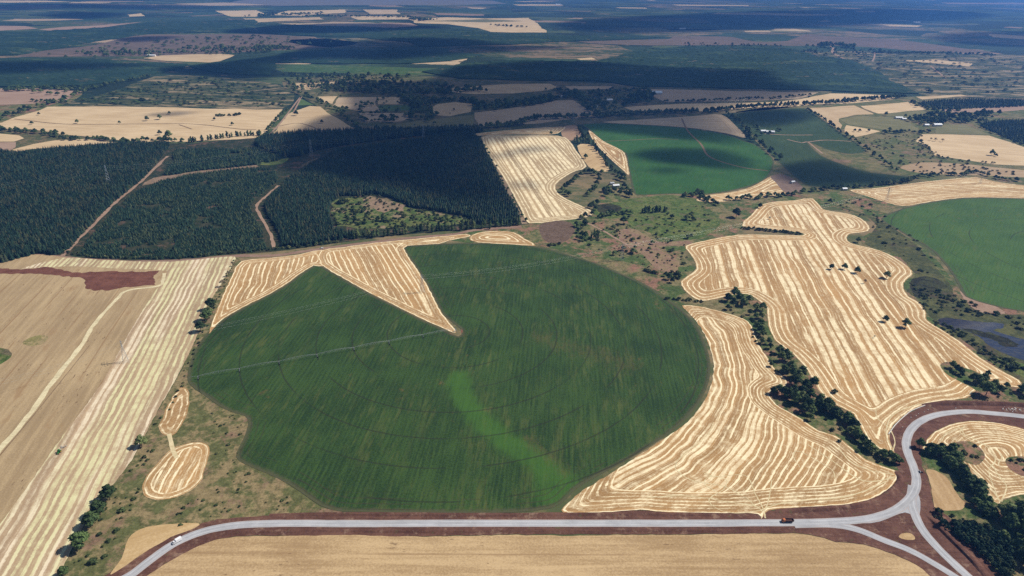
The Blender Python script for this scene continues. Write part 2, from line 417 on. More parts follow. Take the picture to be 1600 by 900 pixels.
# ------------------------------------------------------------------ materials shared by the land
OLIVE = (.082, .094, .038); DRY = (.27, .195, .105); BARE = (.24, .145, .10); WEED = (.10, .135, .03)
M_scrub = m_scrub('rough_grass', (OLIVE, (.16, .125, .06), (.19, .115, .075)), seed=3)
M_wet = m_scrub('wet_meadow', ((.080, .125, .030), (.135, .155, .045), (.13, .11, .06)), (22, 6), seed=9, dark=.7)
M_dryscrub = m_scrub('dry_rough_grass', ((.074, .112, .033), (.20, .165, .078), (.25, .135, .088)), (34, 8), seed=13, dark=.6, bare=.035)
M_weeds = m_scrub('weedy_verge', ((.115, .12, .045), (.25, .19, .095), (.21, .135, .085)), (20, 6), seed=17)
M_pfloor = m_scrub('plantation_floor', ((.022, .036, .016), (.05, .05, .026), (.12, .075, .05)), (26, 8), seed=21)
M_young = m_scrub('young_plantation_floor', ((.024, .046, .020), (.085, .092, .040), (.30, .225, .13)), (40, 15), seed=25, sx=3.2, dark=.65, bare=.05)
M_cut = m_scrub('cleared_land', ((.16, .115, .085), (.13, .10, .07), (.20, .13, .10)), (110, 22), seed=29, sx=1.6)
M_bank = m_scrub('dark_marsh', ((.02, .022, .015), (.05, .055, .025), (.035, .03, .02)), (14, 4), seed=33)
M_soil = m_soil('red_soil', dusty=True); M_soil2 = m_soil('ploughed_soil', (.100, .038, .024), (.20, .085, .055), seed=5)
M_path = m_soil('dirt_track', (.25, .155, .105), (.36, .25, .175), seed=8)
M_darktrack = m_soil('worn_track', (.16, .105, .06), (.22, .145, .085), seed=9)
M_road = m_road('gravel_road')
M_water = T('pond_water', 0.06, 0.6)
x, y, _ = M_water.pos()
M_water = M_water.out(M_water.mix(M_water.ss(M_water.noise(x, y, 7.0, 4.0, detail=5, rough=0.7, seed=3), 0.46, 0.60), (.022, .025, .045), (.050, .048, .050)))

# ------------------------------------------------------------------ near land: verges, soil, scrub
sheet('verge', [(90, 905), (110, 862), (135, 815), (160, 778), (182, 750), (208, 715), (235, 665), (262, 615), (275, 596), (292, 562), (312, 518), (326, 470), (352, 425), (365, 400), (377, 408), (362, 440), (346, 480), (330, 520),
      (300, 570), (296, 600), (325, 622), (350, 640), (383, 650), (392, 665), (380, 690), (373, 715), (400, 733), (433, 747), (470, 770), (502, 792), (533, 801), (420, 808), (330, 816), (260, 845), (190, 895), (160, 910)], .05, M_weeds, jit=1.5)
sheet('scrubland', [(690, 372), (735, 360), (820, 352), (840, 345), (880, 344), (930, 336), (940, 300), (985, 300), (1060, 306), (1100, 300), (1130, 318), (1180, 312), (1250, 300), (1310, 296), (1350, 304), (1400, 322), (1380, 345), (1450, 392),
      (1490, 440), (1520, 470), (1610, 492), (1610, 640), (1500, 640), (1440, 520), (1400, 420), (1340, 380), (1370, 350), (1280, 320), (1180, 330), (1150, 368), (1070, 392), (1085, 420), (1060, 445), (1090, 472), (1070, 480), (1040, 462), (980, 430), (900, 400), (850, 386), (760, 382)], .05, M_dryscrub)
sheet('riverside_scrub', [(1040, 460), (1100, 468), (1150, 455), (1200, 480), (1210, 530), (1245, 556), (1290, 610), (1335, 645), (1360, 690), (1412, 708), (1415, 735), (1380, 735), (1320, 705), (1260, 660), (1190, 615), (1200, 570), (1175, 520), (1130, 490), (1066, 478)], .08, M_dryscrub)
sheet('roadside_scrub', [(1400, 690), (1440, 700), (1500, 700), (1520, 740), (1560, 785), (1640, 760), (1700, 930), (1560, 930), (1460, 800), (1440, 740)], .05, M_dryscrub)
sheet('wet_meadow', [(922, 330), (950, 318), (990, 310), (1050, 305), (1090, 315), (1100, 330), (1125, 345), (1110, 365), (1080, 375), (1040, 372), (1010, 362), (985, 352), (975, 340), (950, 342)], .09, M_wet, jit=3, jstep=8)
sheet('wet_meadow', [(1300, 320), (1340, 330), (1390, 352), (1440, 392), (1480, 440), (1500, 470), (1560, 490), (1610, 500), (1610, 600), (1560, 575), (1500, 528), (1452, 495), (1440, 470), (1418, 455), (1430, 430), (1400, 398), (1350, 380), (1370, 352), (1340, 334)], .09, m_scrub('marsh_grass', ((.062, .072, .028), (.105, .105, .038), (.075, .06, .035)), (24, 6), seed=41), jit=3, jstep=8)
sheet('marsh', [(1422, 440), (1440, 432), (1465, 436), (1480, 448), (1460, 456), (1436, 466), (1424, 455)], .12, M_bank, jit=3, jstep=4)
sheet('marsh', [(930, 322), (950, 318), (972, 324), (965, 331), (940, 333)], .12, M_bank, jit=3, jstep=4)
sheet('bare_earth', [(1500, 455), (1520, 466), (1550, 476), (1570, 490), (1540, 490), (1515, 478)], .12, M_path, jit=2, jstep=5)
sheet('pond', [(1462, 503), (1475, 497), (1500, 499), (1530, 503), (1565, 505), (1568, 512), (1552, 516), (1580, 526), (1620, 538), (1620, 566), (1590, 560), (1565, 550), (1545, 540), (1530, 527), (1510, 518), (1480, 512)], .14, M_water, jit=2.5, jstep=3.5)
sheet('marsh', [(1500, 512), (1530, 516), (1560, 524), (1590, 538), (1570, 542), (1550, 530), (1520, 522)], .17, M_bank, jit=4.5, jstep=3)
sheet('wet_meadow', [(1548, 562), (1575, 560), (1610, 575), (1610, 592), (1580, 580), (1555, 570)], .13, M_wet, jit=2, jstep=5)
sheet('bare_earth', [(843, 352), (870, 345), (893, 349), (898, 362), (885, 376), (862, 380), (848, 372)], .10, m_scrub('ploughed_corner', ((.13, .085, .055), (.15, .10, .07), (.17, .12, .085)), (15, 4), seed=44), jit=1)
sheet('bare_earth', [(965, 362), (985, 357), (1005, 365), (1030, 378), (1075, 376), (1080, 384), (1030, 386), (1060, 408), (1055, 425), (1025, 420), (1005, 398), (975, 382)], .11, m_scrub('bare_slope', (DRY, BARE, (.27, .17, .115)), (14, 5), seed=45), jit=3, jstep=6)
soil_px = [(150, 912), (167, 898), (197, 880), (233, 857), (267, 837), (300, 824), (333, 813), (383, 808), (467, 803), (533, 801), (700, 802), (880, 802), (950, 796), (1066, 801), (1186, 800), (1249, 793), (1316, 789), (1359, 781), (1386, 766), (1402, 750), (1404, 735), (1398, 722),
           (1396, 700), (1389, 680), (1407, 656), (1433, 639), (1466, 629), (1600, 632), (1660, 636), (1660, 680), (1600, 672), (1573, 664), (1531, 657), (1494, 660), (1476, 667), (1458, 676), (1446, 690), (1439, 704), (1440, 728), (1448, 740), (1453, 760), (1457, 783), (1463, 797),
           (1480, 806), (1500, 830), (1525, 856), (1556, 890), (1575, 915), (1470, 915), (1449, 898), (1433, 883), (1399, 867), (1349, 850), (1306, 847), (1266, 835), (1199, 833), (1066, 835), (800, 835), (666, 838), (433, 837), (367, 838), (327, 847), (283, 867), (233, 898), (215, 915)]
sheet('soil_verge', soil_px, .16, M_soil, smooth=2, jit=0.9, jstep=3.0)

# ------------------------------------------------------------------ near fields
A_ROW = ang((950, 760), (925, 420))
PIV = G(712, 518)
SW = np.array([G(*p) for p in [(716, 588), (722, 618), (745, 650), (775, 678), (808, 700), (840, 722), (868, 748), (880, 775)]])
SWW = [10, 11, 11, 12, 12, 12, 15, 20]
DR = np.array([G(*p) for p in [(850, 528), (890, 545), (930, 552), (980, 570)]])
DR2 = np.array([G(*p) for p in [(830, 690), (855, 715), (885, 738)]])
main_px = [(630, 387), (650, 384), (700, 381), (760, 380), (810, 382), (850, 388), (890, 399), (930, 411), (970, 428), (1005, 443), (1035, 463), (1066, 485), (1089, 510), (1103, 540), (1110, 567), (1108, 595), (1097, 622), (1079, 647), (1055, 670), (1020, 695), (975, 722), (930, 746), (900, 764),
           (885, 780), (862, 794), (800, 801), (700, 802), (620, 801), (560, 800), (530, 799), (500, 790), (467, 767), (433, 747), (400, 733), (373, 720), (370, 707), (380, 687), (388, 663), (383, 650), (365, 645), (345, 636), (325, 622), (308, 610), (296, 600), (293, 590), (296, 570), (306, 545), (322, 522),
           (345, 502), (375, 484), (405, 469), (440, 450), (468, 430), (490, 416), (497, 413), (540, 438), (580, 460), (620, 480), (660, 500), (690, 513), (716, 526), (720, 514), (693, 493), (680, 470), (666, 443), (648, 415)]
sheet('crop_field', main_px, .20, m_crop('green_crop', A_ROW, pivot=PIV, lush=True, seed=2), step=4.0, smooth=2,
      extra={'lush': lambda v: np.clip(1.5 - seg_dist(v, SW, False, SWW) * .8, 0, 1), 'dry': lambda v: np.clip(1.15 - np.minimum(seg_dist(v, DR, False) / 55, seg_dist(v, DR2, False) / 26), 0, 1)})
NWa = ang((377, 412), (338, 490))
sheet('stubble_field', [(326, 522), (338, 487), (350, 457), (363, 430), (377, 408), (417, 404), (467, 398), (506, 390.5), (506, 416), (490, 415), (468, 429), (440, 449), (405, 468), (375, 483), (345, 501)], .225,
      m_stubble('straw_stubble_corner', NWa, 7.0, 2, bias=.2, thin=.17, seed=3, warp=3.5), step=3.0, smooth=2)
sheet('stubble_field', [(501, 392), (533, 387), (583, 380), (633, 375), (673, 371), (706, 368), (728, 366), (736, 369), (722, 372), (702, 376), (686, 381), (650, 383), (631, 388), (648, 415), (666, 443), (680, 470), (693, 493), (712, 516), (708, 520), (690, 512), (660, 499), (620, 479), (580, 459), (540, 437), (501, 413)], .24,
      m_stubble('straw_stubble_wedge', ang((600, 385), (655, 470)), 8.0, 1.6, bias=.05, thin=.12, seed=5, warp=1.6), step=3.0, smooth=2)
sheet('stubble_field', [(733, 372), (746, 364), (773, 361), (803, 363), (820, 373), (838, 384), (800, 382), (746, 379)], .24, m_stubble('straw_stubble_nook', 0.1, 9, 6, bias=.2, seed=6), step=3.0, smooth=2)
big_px = [(1270, 310), (1286, 327), (1313, 332), (1336, 337), (1353, 347), (1359, 358), (1349, 363), (1329, 365), (1323, 372), (1329, 380), (1349, 385), (1376, 392), (1399, 403), (1419, 417), (1426, 428), (1416, 437), (1411, 447), (1419, 463), (1436, 473), (1446, 487), (1448, 500), (1466, 512), (1499, 533), (1533, 560),
          (1566, 580), (1592, 594), (1600, 606), (1570, 604), (1530, 606), (1512, 622), (1470, 627), (1447, 632), (1429, 639), (1405, 655), (1389, 677), (1395, 700), (1399, 714), (1366, 697), (1349, 677), (1333, 647), (1299, 630), (1279, 610), (1262, 580), (1239, 553), (1212, 533), (1200, 507), (1198, 483), (1189, 473), (1169, 460), (1140, 462), (1106, 470),
          (1086, 467), (1069, 453), (1064, 440), (1076, 430), (1088, 420), (1083, 403), (1071, 388), (1076, 382), (1106, 375), (1153, 367), (1199, 367), (1253, 368), (1249, 363), (1216, 360), (1159, 353), (1173, 337), (1189, 320), (1216, 315), (1243, 313)]
sheet('stubble_field', big_px, .24, m_stubble('straw_stubble_large', ang((1213, 395), (1330, 640)), 9.8, 2.4, bias=.62, thin=.10, seed=8, warp=2.2), step=3.4, smooth=2)
mid_px = [(1066, 477), (1099, 480), (1133, 489), (1161, 498), (1175, 510), (1181, 529), (1192, 549), (1201, 561), (1208, 573), (1226, 591), (1229, 602), (1215, 607), (1200, 613), (1208, 627), (1219, 637), (1253, 655), (1279, 673), (1306, 681), (1333, 702), (1353, 718), (1386, 731), (1402, 738), (1402, 750), (1386, 766), (1359, 781), (1316, 789), (1249, 793), (1209, 796),
          (1196, 802), (1190, 811), (1183, 803), (1133, 802), (1066, 802), (1000, 797), (950, 800), (880, 803), (886, 787), (916, 763), (966, 733), (1026, 693), (1066, 667), (1085, 648), (1103, 622), (1113, 595), (1115, 567), (1108, 540), (1094, 510), (1075, 488)]
sheet('stubble_field', mid_px, .24, m_stubble('straw_stubble_middle', ang((1180, 620), (1060, 740)), 5.4, 4.2, bias=.30, thin=.19, seed=12, warp=4.5, patch=.9, radial=PIV), step=3.0, smooth=2,
      edge=lambda v, P: soft_dist(v, np.array([p for p in P if np.hypot(p[0] - PIV[0], p[1] - PIV[1]) > 296 or p[1] < G(0, 790)[1]])))
sheet('stubble_field', [(287, 605), (297, 612), (293, 643), (280, 670), (267, 681), (252, 679), (248, 667), (258, 643), (263, 633), (270, 620), (280, 607)], .24, m_stubble('straw_stubble_strip', 1, 6.6, 6, bias=.02, thin=.16, seed=14, warp=2.5), step=2.0, smooth=2, jit=2.2, jstep=5)
sheet('stubble_field', [(300, 692), (320, 693), (328, 703), (320, 733), (313, 753), (287, 773), (253, 781), (230, 777), (222, 763), (230, 743), (247, 723), (270, 701)], .24, m_stubble('straw_stubble_island', ang((305, 700), (270, 765)), 7.2, 1.0, bias=.02, thin=.14, seed=15, warp=4), step=2.0)
sheet('wheat_field', [(233, 898), (283, 867), (327, 847), (367, 839), (433, 838), (533, 836), (666, 839), (800, 836), (900, 838), (966, 836), (1066, 836), (1199, 834), (1266, 836), (1306, 848), (1349, 851), (1399, 868), (1433, 884), (1450, 898), (1480, 925), (1500, 990), (100, 990), (215, 912)], .24, m_tan('ripe_wheat', 0.02, c1=(.32, .21, .105), c2=(.52, .37, .20), seed=3, speck=.7), smooth=2, jit=0.8, jstep=3)
sheet('wheat_field', [(310, 818), (253, 820), (220, 827), (200, 843), (190, 873), (173, 897), (187, 890), (227, 863), (267, 840), (300, 827)], .24, m_tan('ripe_wheat_corner', 0.5, c1=(.42, .28, .13), seed=4, speck=.2), jit=0.6, jstep=3)
sheet('stubble_field', [(1494, 661), (1531, 658), (1573, 664), (1600, 671), (1650, 690), (1650, 770), (1600, 773), (1567, 780), (1561, 788), (1540, 773), (1518, 746), (1498, 729), (1488, 714), (1483, 705), (1468, 703), (1451, 704), (1440, 704), (1446, 691), (1458, 677), (1476, 668)], .24,
      m_stubble('straw_stubble_bend', ang((1500, 680), (1560, 770)), 4.6, 7, bias=.35, thin=.2, seed=18, warp=5.5, patch=.9), step=2.2, smooth=2)
sheet('bare_earth', [(1489, 695), (1498, 690), (1515, 690), (1529, 698), (1538, 709), (1536, 720), (1526, 727), (1504, 720), (1490, 706)], .28, M_dryscrub, jit=.5, jstep=3)
sheet('bare_earth', [(1571, 719), (1580, 714), (1605, 716), (1612, 745), (1590, 741), (1575, 730)], .28, M_dryscrub, jit=.5, jstep=3)
sheet('wheat_field', [(1448, 734), (1463, 736), (1480, 747), (1488, 760), (1500, 778), (1508, 787), (1504, 796), (1488, 798), (1463, 796), (1458, 783), (1454, 759), (1450, 744)], .24, m_tan('dry_grass_plot', ang((1460, 740), (1490, 790)), seed=7, c1=(.36, .23, .11), c2=(.50, .35, .19), speck=.4), jit=.6, jstep=3)
sheet('bare_earth', [(1469, 571), (1480, 566), (1500, 573), (1525, 581), (1550, 598), (1580, 608), (1606, 612), (1606, 629), (1560, 628), (1540, 628), (1514, 622), (1526, 611), (1500, 597), (1480, 585)], .28, M_dryscrub, jit=1, jstep=4)
sheet('straw_patch', [(1404, 839), (1412, 833), (1424, 834), (1430, 842), (1422, 844), (1412, 843)], .20, m_tan('straw_scrap', .3, seed=17), jit=.6, jstep=2)
# left field: standing crop and cut swaths
F_ROW = ang((100, 700), (255, 440))
sheet('wheat_field', [(-60, 399), (0, 399), (67, 398), (100, 402), (180, 412), (262, 424), (240, 460), (200, 525), (160, 600), (100, 680), (50, 752), (0, 822), (-60, 900)], .20, m_tan('brown_standing_crop', F_ROW, c1=(.29, .205, .112), c2=(.435, .32, .178), speck=.9, seed=9), smooth=2)
M_sw = m_stubble('pale_swaths', F_ROW, 6.4, 0, dark=(.36, .25, .15), light=(.72, .61, .43), bias=.60, thin=.24, seed=22, warp=1.8, tint=(.63, .59, .33), soft=.28)
sheet('stubble_field', [(33, 420), (100, 403), (140, 405), (200, 408), (267, 409), (333, 403), (367, 401), (365, 410), (353, 433), (337, 457), (320, 487), (310, 520), (290, 563), (272, 598), (250, 635), (233, 667), (207, 717), (180, 753), (157, 780), (133, 817), (110, 863), (90, 905), (70, 960), (-60, 960), (-60, 900), (0, 820), (50, 750), (100, 678), (160, 598), (200, 523), (240, 458), (262, 424), (200, 421), (110, 416)], .24, M_sw, step=4.0, smooth=2)
ribbon('cut_strip', [(257, 427), (255, 437), (247, 447), (200, 454), (182, 468), (147, 507), (127, 540), (80, 600), (50, 643), (0, 703), (-60, 780)], lambda s: 4.2 + 1.5 * s, .27, m_soil('pale_cut_straw', (.50, .42, .25), (.72, .63, .40), seed=12), jit=1.2)
sheet('ploughed_patch', [(-40, 418), (0, 419), (33, 421), (67, 418), (97, 422), (123, 426), (170, 424), (220, 425), (247, 424), (239, 434), (243, 446), (200, 448), (173, 453), (133, 452), (132, 436), (100, 432), (60, 428), (-40, 426)], .28, M_soil2, smooth=2, jit=4.5, jstep=4)
sheet('weed_patch', [(-20, 545), (8, 545), (18, 552), (12, 563), (-20, 575)], .26, M_wet, jit=1.5, jstep=4)
sheet('weed_patch', [(35, 535), (55, 525), (75, 525), (70, 536), (50, 541)], .26, m_scrub('sparse_weeds', ((.24, .21, .08), (.33, .25, .13), (.36, .25, .14)), (14, 4), seed=50), jit=1.5, jstep=4)
# right and upper crops
PIV2 = G(1720, 400)
sheet('crop_field', [(1620, 311), (1533, 309), (1483, 312), (1433, 320), (1399, 330), (1376, 342), (1399, 357), (1426, 373), (1459, 393), (1489, 430), (1503, 457), (1516, 467), (1549, 477), (1600, 487), (1700, 492), (1720, 311)], .20, m_crop('bright_green_crop', ang((1500, 460), (1560, 320)), (.032, .078, .014), (.058, .118, .022), pivot=PIV2, ringw=58, seed=31, yellow=.35), step=4.0, smooth=2)
sheet('stubble_field', [(1327, 297), (1360, 295), (1400, 290), (1437, 285), (1475, 281), (1525, 277), (1555, 284), (1600, 290), (1690, 300), (1690, 309), (1600, 310), (1533, 308), (1483, 311), (1433, 319), (1410, 322), (1387, 317), (1350, 305)], .22, m_stubble('straw_stubble_rim', ang((1350, 298), (1560, 290)), 9, 3, bias=.5, seed=33), step=4.0, smooth=2)
sheet('crop_field', [(910, 194), (950, 193), (1000, 195), (1050, 198), (1100, 204), (1137, 211), (1162, 220), (1182, 227), (1200, 240), (1210, 254), (1200, 277), (1175, 290), (1137, 299), (1100, 304), (1050, 303), (1000, 305), (990, 300), (985, 280), (980, 255), (977, 240), (960, 230), (940, 220), (920, 202)], .22, m_crop('vivid_green_crop', ang((1000, 290), (1080, 200)), (.019, .070, .014), (.036, .110, .019), seed=35, yellow=.2), step=6.0, smooth=2)
ribbon('path', [(1065, 185), (1075, 205), (1095, 225), (1105, 242), (1125, 252), (1162, 262), (1200, 267)], 5.0, .27, M_darktrack)
ribbon('path', [(943, 221), (985, 219), (1025, 217), (1060, 218)], 3.0, .27, M_darktrack)
sheet('stubble_field', [(920, 203), (942, 220), (960, 229), (976, 239), (981, 258), (983, 274), (972, 265), (955, 250), (937, 232), (925, 217)], .24, m_stubble('straw_stubble_sliver', 1.2, 9, 5, bias=.6, seed=37), step=4.0)
sheet('stubble_field', [(1089, 314), (1100, 306), (1150, 299), (1180, 289), (1205, 275), (1215, 275), (1238, 290), (1248, 299), (1225, 303), (1200, 308), (1150, 312), (1125, 316)], .24, m_stubble('straw_stubble_foot', .3, 9, 5, bias=.6, seed=38), step=4.0)
sheet('ploughed_patch', [(1204, 276), (1220, 272), (1240, 280), (1256, 296), (1240, 303), (1225, 300), (1212, 285)], .27, m_soil('brown_earth', (.15, .10, .075), (.24, .17, .13), seed=16))
sheet('stubble_field', [(940, 191), (1015, 186), (1087, 181), (1127, 179), (1150, 197), (1165, 215), (1137, 209), (1087, 201), (1025, 196)], .24, m_stubble('straw_stubble_far', 0, 10, 3, bias=.9, seed=39, dark=(.36, .26, .16), light=(.5, .4, .27)), step=6.0)
q_px = [(748, 214), (800, 212), (870, 212), (890, 220), (900, 235), (917, 260), (900, 267), (885, 275), (868, 289), (874, 304), (900, 318), (929, 332), (910, 341), (870, 345), (826, 349), (815, 330), (800, 302), (785, 275), (765, 245)]
sheet('stubble_field', q_px, .24, m_stubble('straw_stubble_upper', ang((775, 220), (850, 340)), 10.5, 2, bias=.85, thin=.15, seed=42, warp=1.0, dark=(.36, .25, .13)), step=4.5, smooth=2)
sheet('stubble_field', [(744, 209), (800, 203), (877, 198), (878, 204), (862, 210), (800, 210), (748, 212)], .24, m_stubble('straw_stubble_band', 0.05, 10, 3, bias=.8, seed=43), step=5.0)
sheet('wheat_field', [(902, 228), (925, 227), (940, 245), (952, 265), (940, 268), (919, 260)], .24, m_tan('tan_paddock', 1.0, seed=21, speck=0))
sheet('bare_earth', [(880, 198), (900, 196), (908, 205), (905, 215), (893, 220), (878, 212)], .22, m_tan('brown_paddock', 1.0, c1=(.26, .16, .10), c2=(.36, .24, .15), seed=22))
M_green2 = m_crop('orchard_green', ang((1240, 285), (1210, 180)), (.019, .042, .014), (.036, .068, .021), seed=51, yellow=.3)
sheet('crop_field', [(1148, 178), (1200, 172), (1257, 169), (1282, 185), (1307, 202), (1325, 215), (1355, 235), (1338, 240), (1320, 240), (1290, 233), (1262, 222), (1283, 243), (1320, 258), (1362, 270), (1425, 277), (1375, 289), (1325, 294), (1275, 292), (1255, 287), (1225, 262), (1200, 238), (1182, 218), (1165, 198)], .22, M_green2, step=8.0, smooth=2)
ribbon('path', [(1192, 209), (1230, 211), (1270, 211)], 5, .27, M_path)
ribbon('path', [(1230, 218), (1252, 223), (1262, 222), (1275, 232), (1285, 240)], 5, .27, M_path)
ribbon('path', [(1262, 222), (1290, 219), (1330, 221)], 5, .28, M_path)

# ------------------------------------------------------------------ upper fields (tan, grey green, brown)
def tans(i, c1, c2): return m_tan('upper_field_colour', rng.uniform(-.4, .4), c1, c2, speck=.25, seed=60 + i, streak=8.0)
TAN = ((.42, .295, .165), (.55, .41, .245)); PALE = ((.47, .335, .185), (.62, .465, .28)); GREY = ((.36, .26, .165), (.46, .35, .23)); BRN = ((.28, .18, .125), (.36, .25, .18)); GRN = ((.055, .10, .03), (.10, .15, .05)); OLV = ((.12, .12, .05), (.2, .18, .085))
upper = [
 (PALE, [(75, 167), (250, 167), (325, 170), (400, 171), (440, 171), (433, 187), (417, 207), (400, 215), (300, 222), (225, 222), (195, 220), (155, 217), (135, 214), (100, 210), (50, 202), (0, 202), (-40, 205), (-40, 195), (0, 192), (25, 184)]),
 (PALE, [(-30, 209), (0, 209), (25, 212), (34, 217), (20, 222), (-30, 222)]),
 (PALE, [(20, 234), (50, 226), (85, 220), (130, 218), (187, 222), (150, 228), (100, 230), (50, 233), (30, 237)]),
 (BRN, [(-30, 223), (20, 223), (26, 230), (15, 237), (-30, 237)]),
 (TAN, [(427, 209), (447, 180), (482, 166), (500, 167), (530, 185), (558, 205), (512, 209), (462, 212)]),
 (GRN, [(462, 165), (472, 154), (487, 164)]),
 (TAN, [(497, 151), (530, 150), (520, 162), (505, 160)]),
 (GREY, [(532, 152), (586, 152), (591, 174), (560, 174), (522, 165)]),
 (TAN, [(588, 152), (625, 152), (625, 163), (593, 163)]),
 (GRN, [(593, 165), (635, 164), (652, 172), (595, 174)]),
 (GREY, [(560, 176), (650, 177), (640, 186), (625, 190), (570, 190)]),
 (TAN, [(671, 170), (685, 163), (710, 160), (735, 162), (736, 175), (700, 181), (677, 180)]),
 (GREY, [(742, 176), (800, 169), (850, 162), (867, 157), (895, 156), (933, 181), (890, 187), (840, 193), (800, 195), (747, 197)]),
 (OLV, [(580, 203), (625, 193), (700, 184), (738, 179), (744, 196), (700, 203), (640, 206)]),
 (TAN, [(675, 141), (740, 135), (800, 131), (862, 131), (870, 136), (850, 142), (800, 146), (740, 147), (690, 144)]),
 (GREY, [(880, 134), (960, 135), (958, 139), (890, 140)]),
 (TAN, [(457, 131), (500, 129), (545, 128), (517, 133), (485, 140), (460, 140)]),
 (GREY, [(1000, 139), (1100, 141), (1200, 143), (1280, 145), (1250, 154), (1180, 158), (1100, 159), (1040, 160), (1020, 150)]),
 (PALE, [(975, 168), (1040, 163), (1125, 161), (1200, 160), (1250, 155), (1300, 146), (1350, 147), (1400, 150), (1395, 155), (1350, 160), (1300, 163), (1200, 168), (1100, 174), (1000, 176)]),
 (OLV, [(900, 158), (960, 155), (975, 168), (990, 178), (940, 181)]),
 (TAN, [(1261, 169), (1335, 165), (1367, 179), (1337, 180), (1312, 186), (1317, 196), (1313, 204), (1300, 197), (1283, 184)]),
 (PALE, [(1322, 196), (1372, 205), (1360, 211), (1335, 214), (1323, 208)]),
 (PALE, [(1345, 166), (1420, 160), (1445, 170), (1440, 172), (1385, 178), (1372, 178), (1350, 170)]),
 (OLV, [(1386, 178), (1440, 173), (1460, 178), (1420, 184), (1386, 182)]),
 (OLV, [(1315, 188), (1340, 182), (1385, 183), (1420, 190), (1440, 205), (1380, 203), (1325, 195)]),
 (PALE, [(1442, 210), (1545, 212), (1600, 230), (1690, 257), (1690, 268), (1600, 258), (1550, 256), (1500, 249), (1462, 244), (1450, 230), (1430, 221)]),
 (OLV, [(1470, 194), (1510, 195), (1546, 211), (1460, 209)]),
 (TAN, [(1432, 152), (1500, 148), (1512, 150), (1445, 156)]),
 (BRN, [(1470, 172), (1600, 165), (1600, 171), (1560, 175), (1480, 176)]),
 (BRN, [(-30, 138), (60, 138), (130, 143), (100, 158), (50, 162), (-30, 165)]),
 (TAN, [(222, 91), (250, 87), (300, 85), (350, 84), (368, 86), (345, 96), (325, 98), (262, 95)]),
 (BRN, [(-20, 40), (40, 41), (60, 45), (-20, 49)]), (BRN, [(60, 46), (100, 42), (150, 40), (225, 34), (160, 43), (90, 49)]),
 (PALE, [(640, 30), (700, 27), (760, 29), (826, 28), (835, 33), (846, 43), (856, 51), (800, 51), (766, 50), (746, 44), (700, 38), (650, 36)]),
 (GREY, [(490, 37), (520, 34), (570, 35), (600, 37), (540, 41), (495, 41)]),
 (PALE, [(420, 24), (450, 17), (540, 15), (541, 20), (480, 23)]), (PALE, [(335, 17), (400, 16), (415, 22), (400, 26), (360, 26)]),
 (GRN, [(235, 12), (260, 10), (400, 12), (430, 14), (400, 15), (300, 15)]),
 (TAN, [(370, 34), (400, 29), (500, 27), (505, 30), (400, 35)]), (PALE, [(545, 25), (640, 26), (640, 30), (560, 31)]), (TAN, [(565, 15), (620, 15), (625, 22), (580, 22)]),
 (BRN, [(560, 40), (600, 35), (640, 36), (655, 40), (610, 44)]),
 (TAN, [(1120, 20), (1200, 20), (1320, 23), (1250, 25), (1110, 22)]), (PALE, [(1545, 53), (1600, 56), (1620, 63), (1550, 58)]), (TAN, [(1370, 37), (1440, 40), (1430, 42), (1390, 41)]),
 (TAN, [(1215, 88), (1240, 87), (1280, 92), (1230, 93)]), (TAN, [(1410, 95), (1460, 93), (1520, 99), (1515, 104), (1460, 99)]), (PALE, [(900, 92), (925, 90), (932, 93), (905, 94)]), (TAN, [(1030, 44), (1080, 45), (1130, 46), (1100, 48), (1050, 47)]),
 (TAN, [(1050, 7), (1170, 8), (1170, 9.5), (1060, 9)]),
 (TAN, [(800, 2), (850, 2.2), (870, 3), (820, 3.2)]), (TAN, [(730, 11.5), (760, 12), (755, 14), (735, 13.5)]), (PALE, [(200, 23), (220, 21), (228, 25), (205, 26)]),
 (((.13, .12, .11), (.19, .175, .16)), [(400, -3), (600, -3), (770, 1), (790, 6), (700, 8), (560, 8), (430, 9), (350, 5)]), (PALE, [(-80, 0), (0, 0.5), (70, 1), (120, 3), (20, 4), (-80, 4)]), (GREY, [(270, 6), (350, 4), (420, 8), (330, 9)]),
 (OLV, [(940, 43), (1020, 44), (1130, 46), (1300, 50), (1200, 50), (1000, 47)]), (TAN, [(1160, 48), (1200, 48), (1205, 50), (1165, 50)]), (TAN, [(800, 7), (870, 7), (880, 9), (810, 9)]), (TAN, [(960, 11.5), (1010, 12), (1012, 13.5), (970, 13)]),
 (TAN, [(1275, 33), (1290, 31.5), (1300, 33), (1285, 34)]), (TAN, [(1335, 17), (1370, 17), (1365, 19), (1340, 19)]), (BRN, [(1470, 4), (1600, 5), (1600, 7), (1480, 6)]), (OLV, [(660, 33), (760, 30), (820, 33), (760, 35)]),
]
for i, (cols, px) in enumerate(upper):
    P_ = densify(world_poly(px, 1), 25.0 + .01 * G(*px[0])[1], 5.0 + .003 * G(*px[0])[1]); sheet('field', px, .35 + .03 * (i % 4), tans(i, *cols), world_pts=P_)
ribbon('path', [(22, 186), (100, 194), (200, 194), (300, 194), (375, 202), (400, 203)], 5.0, .55, M_darktrack)
ribbon('path', [(280, 195), (300, 202)], 4.0, .58, M_darktrack)
ribbon('path', [(436, 197), (470, 193), (512, 208)], 4.0, .55, M_darktrack)
sheet('scrubland', [(25, 88), (60, 80), (110, 75), (150, 70), (190, 60), (230, 54), (300, 54), (400, 53), (480, 58), (560, 66), (520, 74), (400, 80), (340, 84), (230, 88), (150, 88), (60, 89)], .15, M_cut, smooth=2)
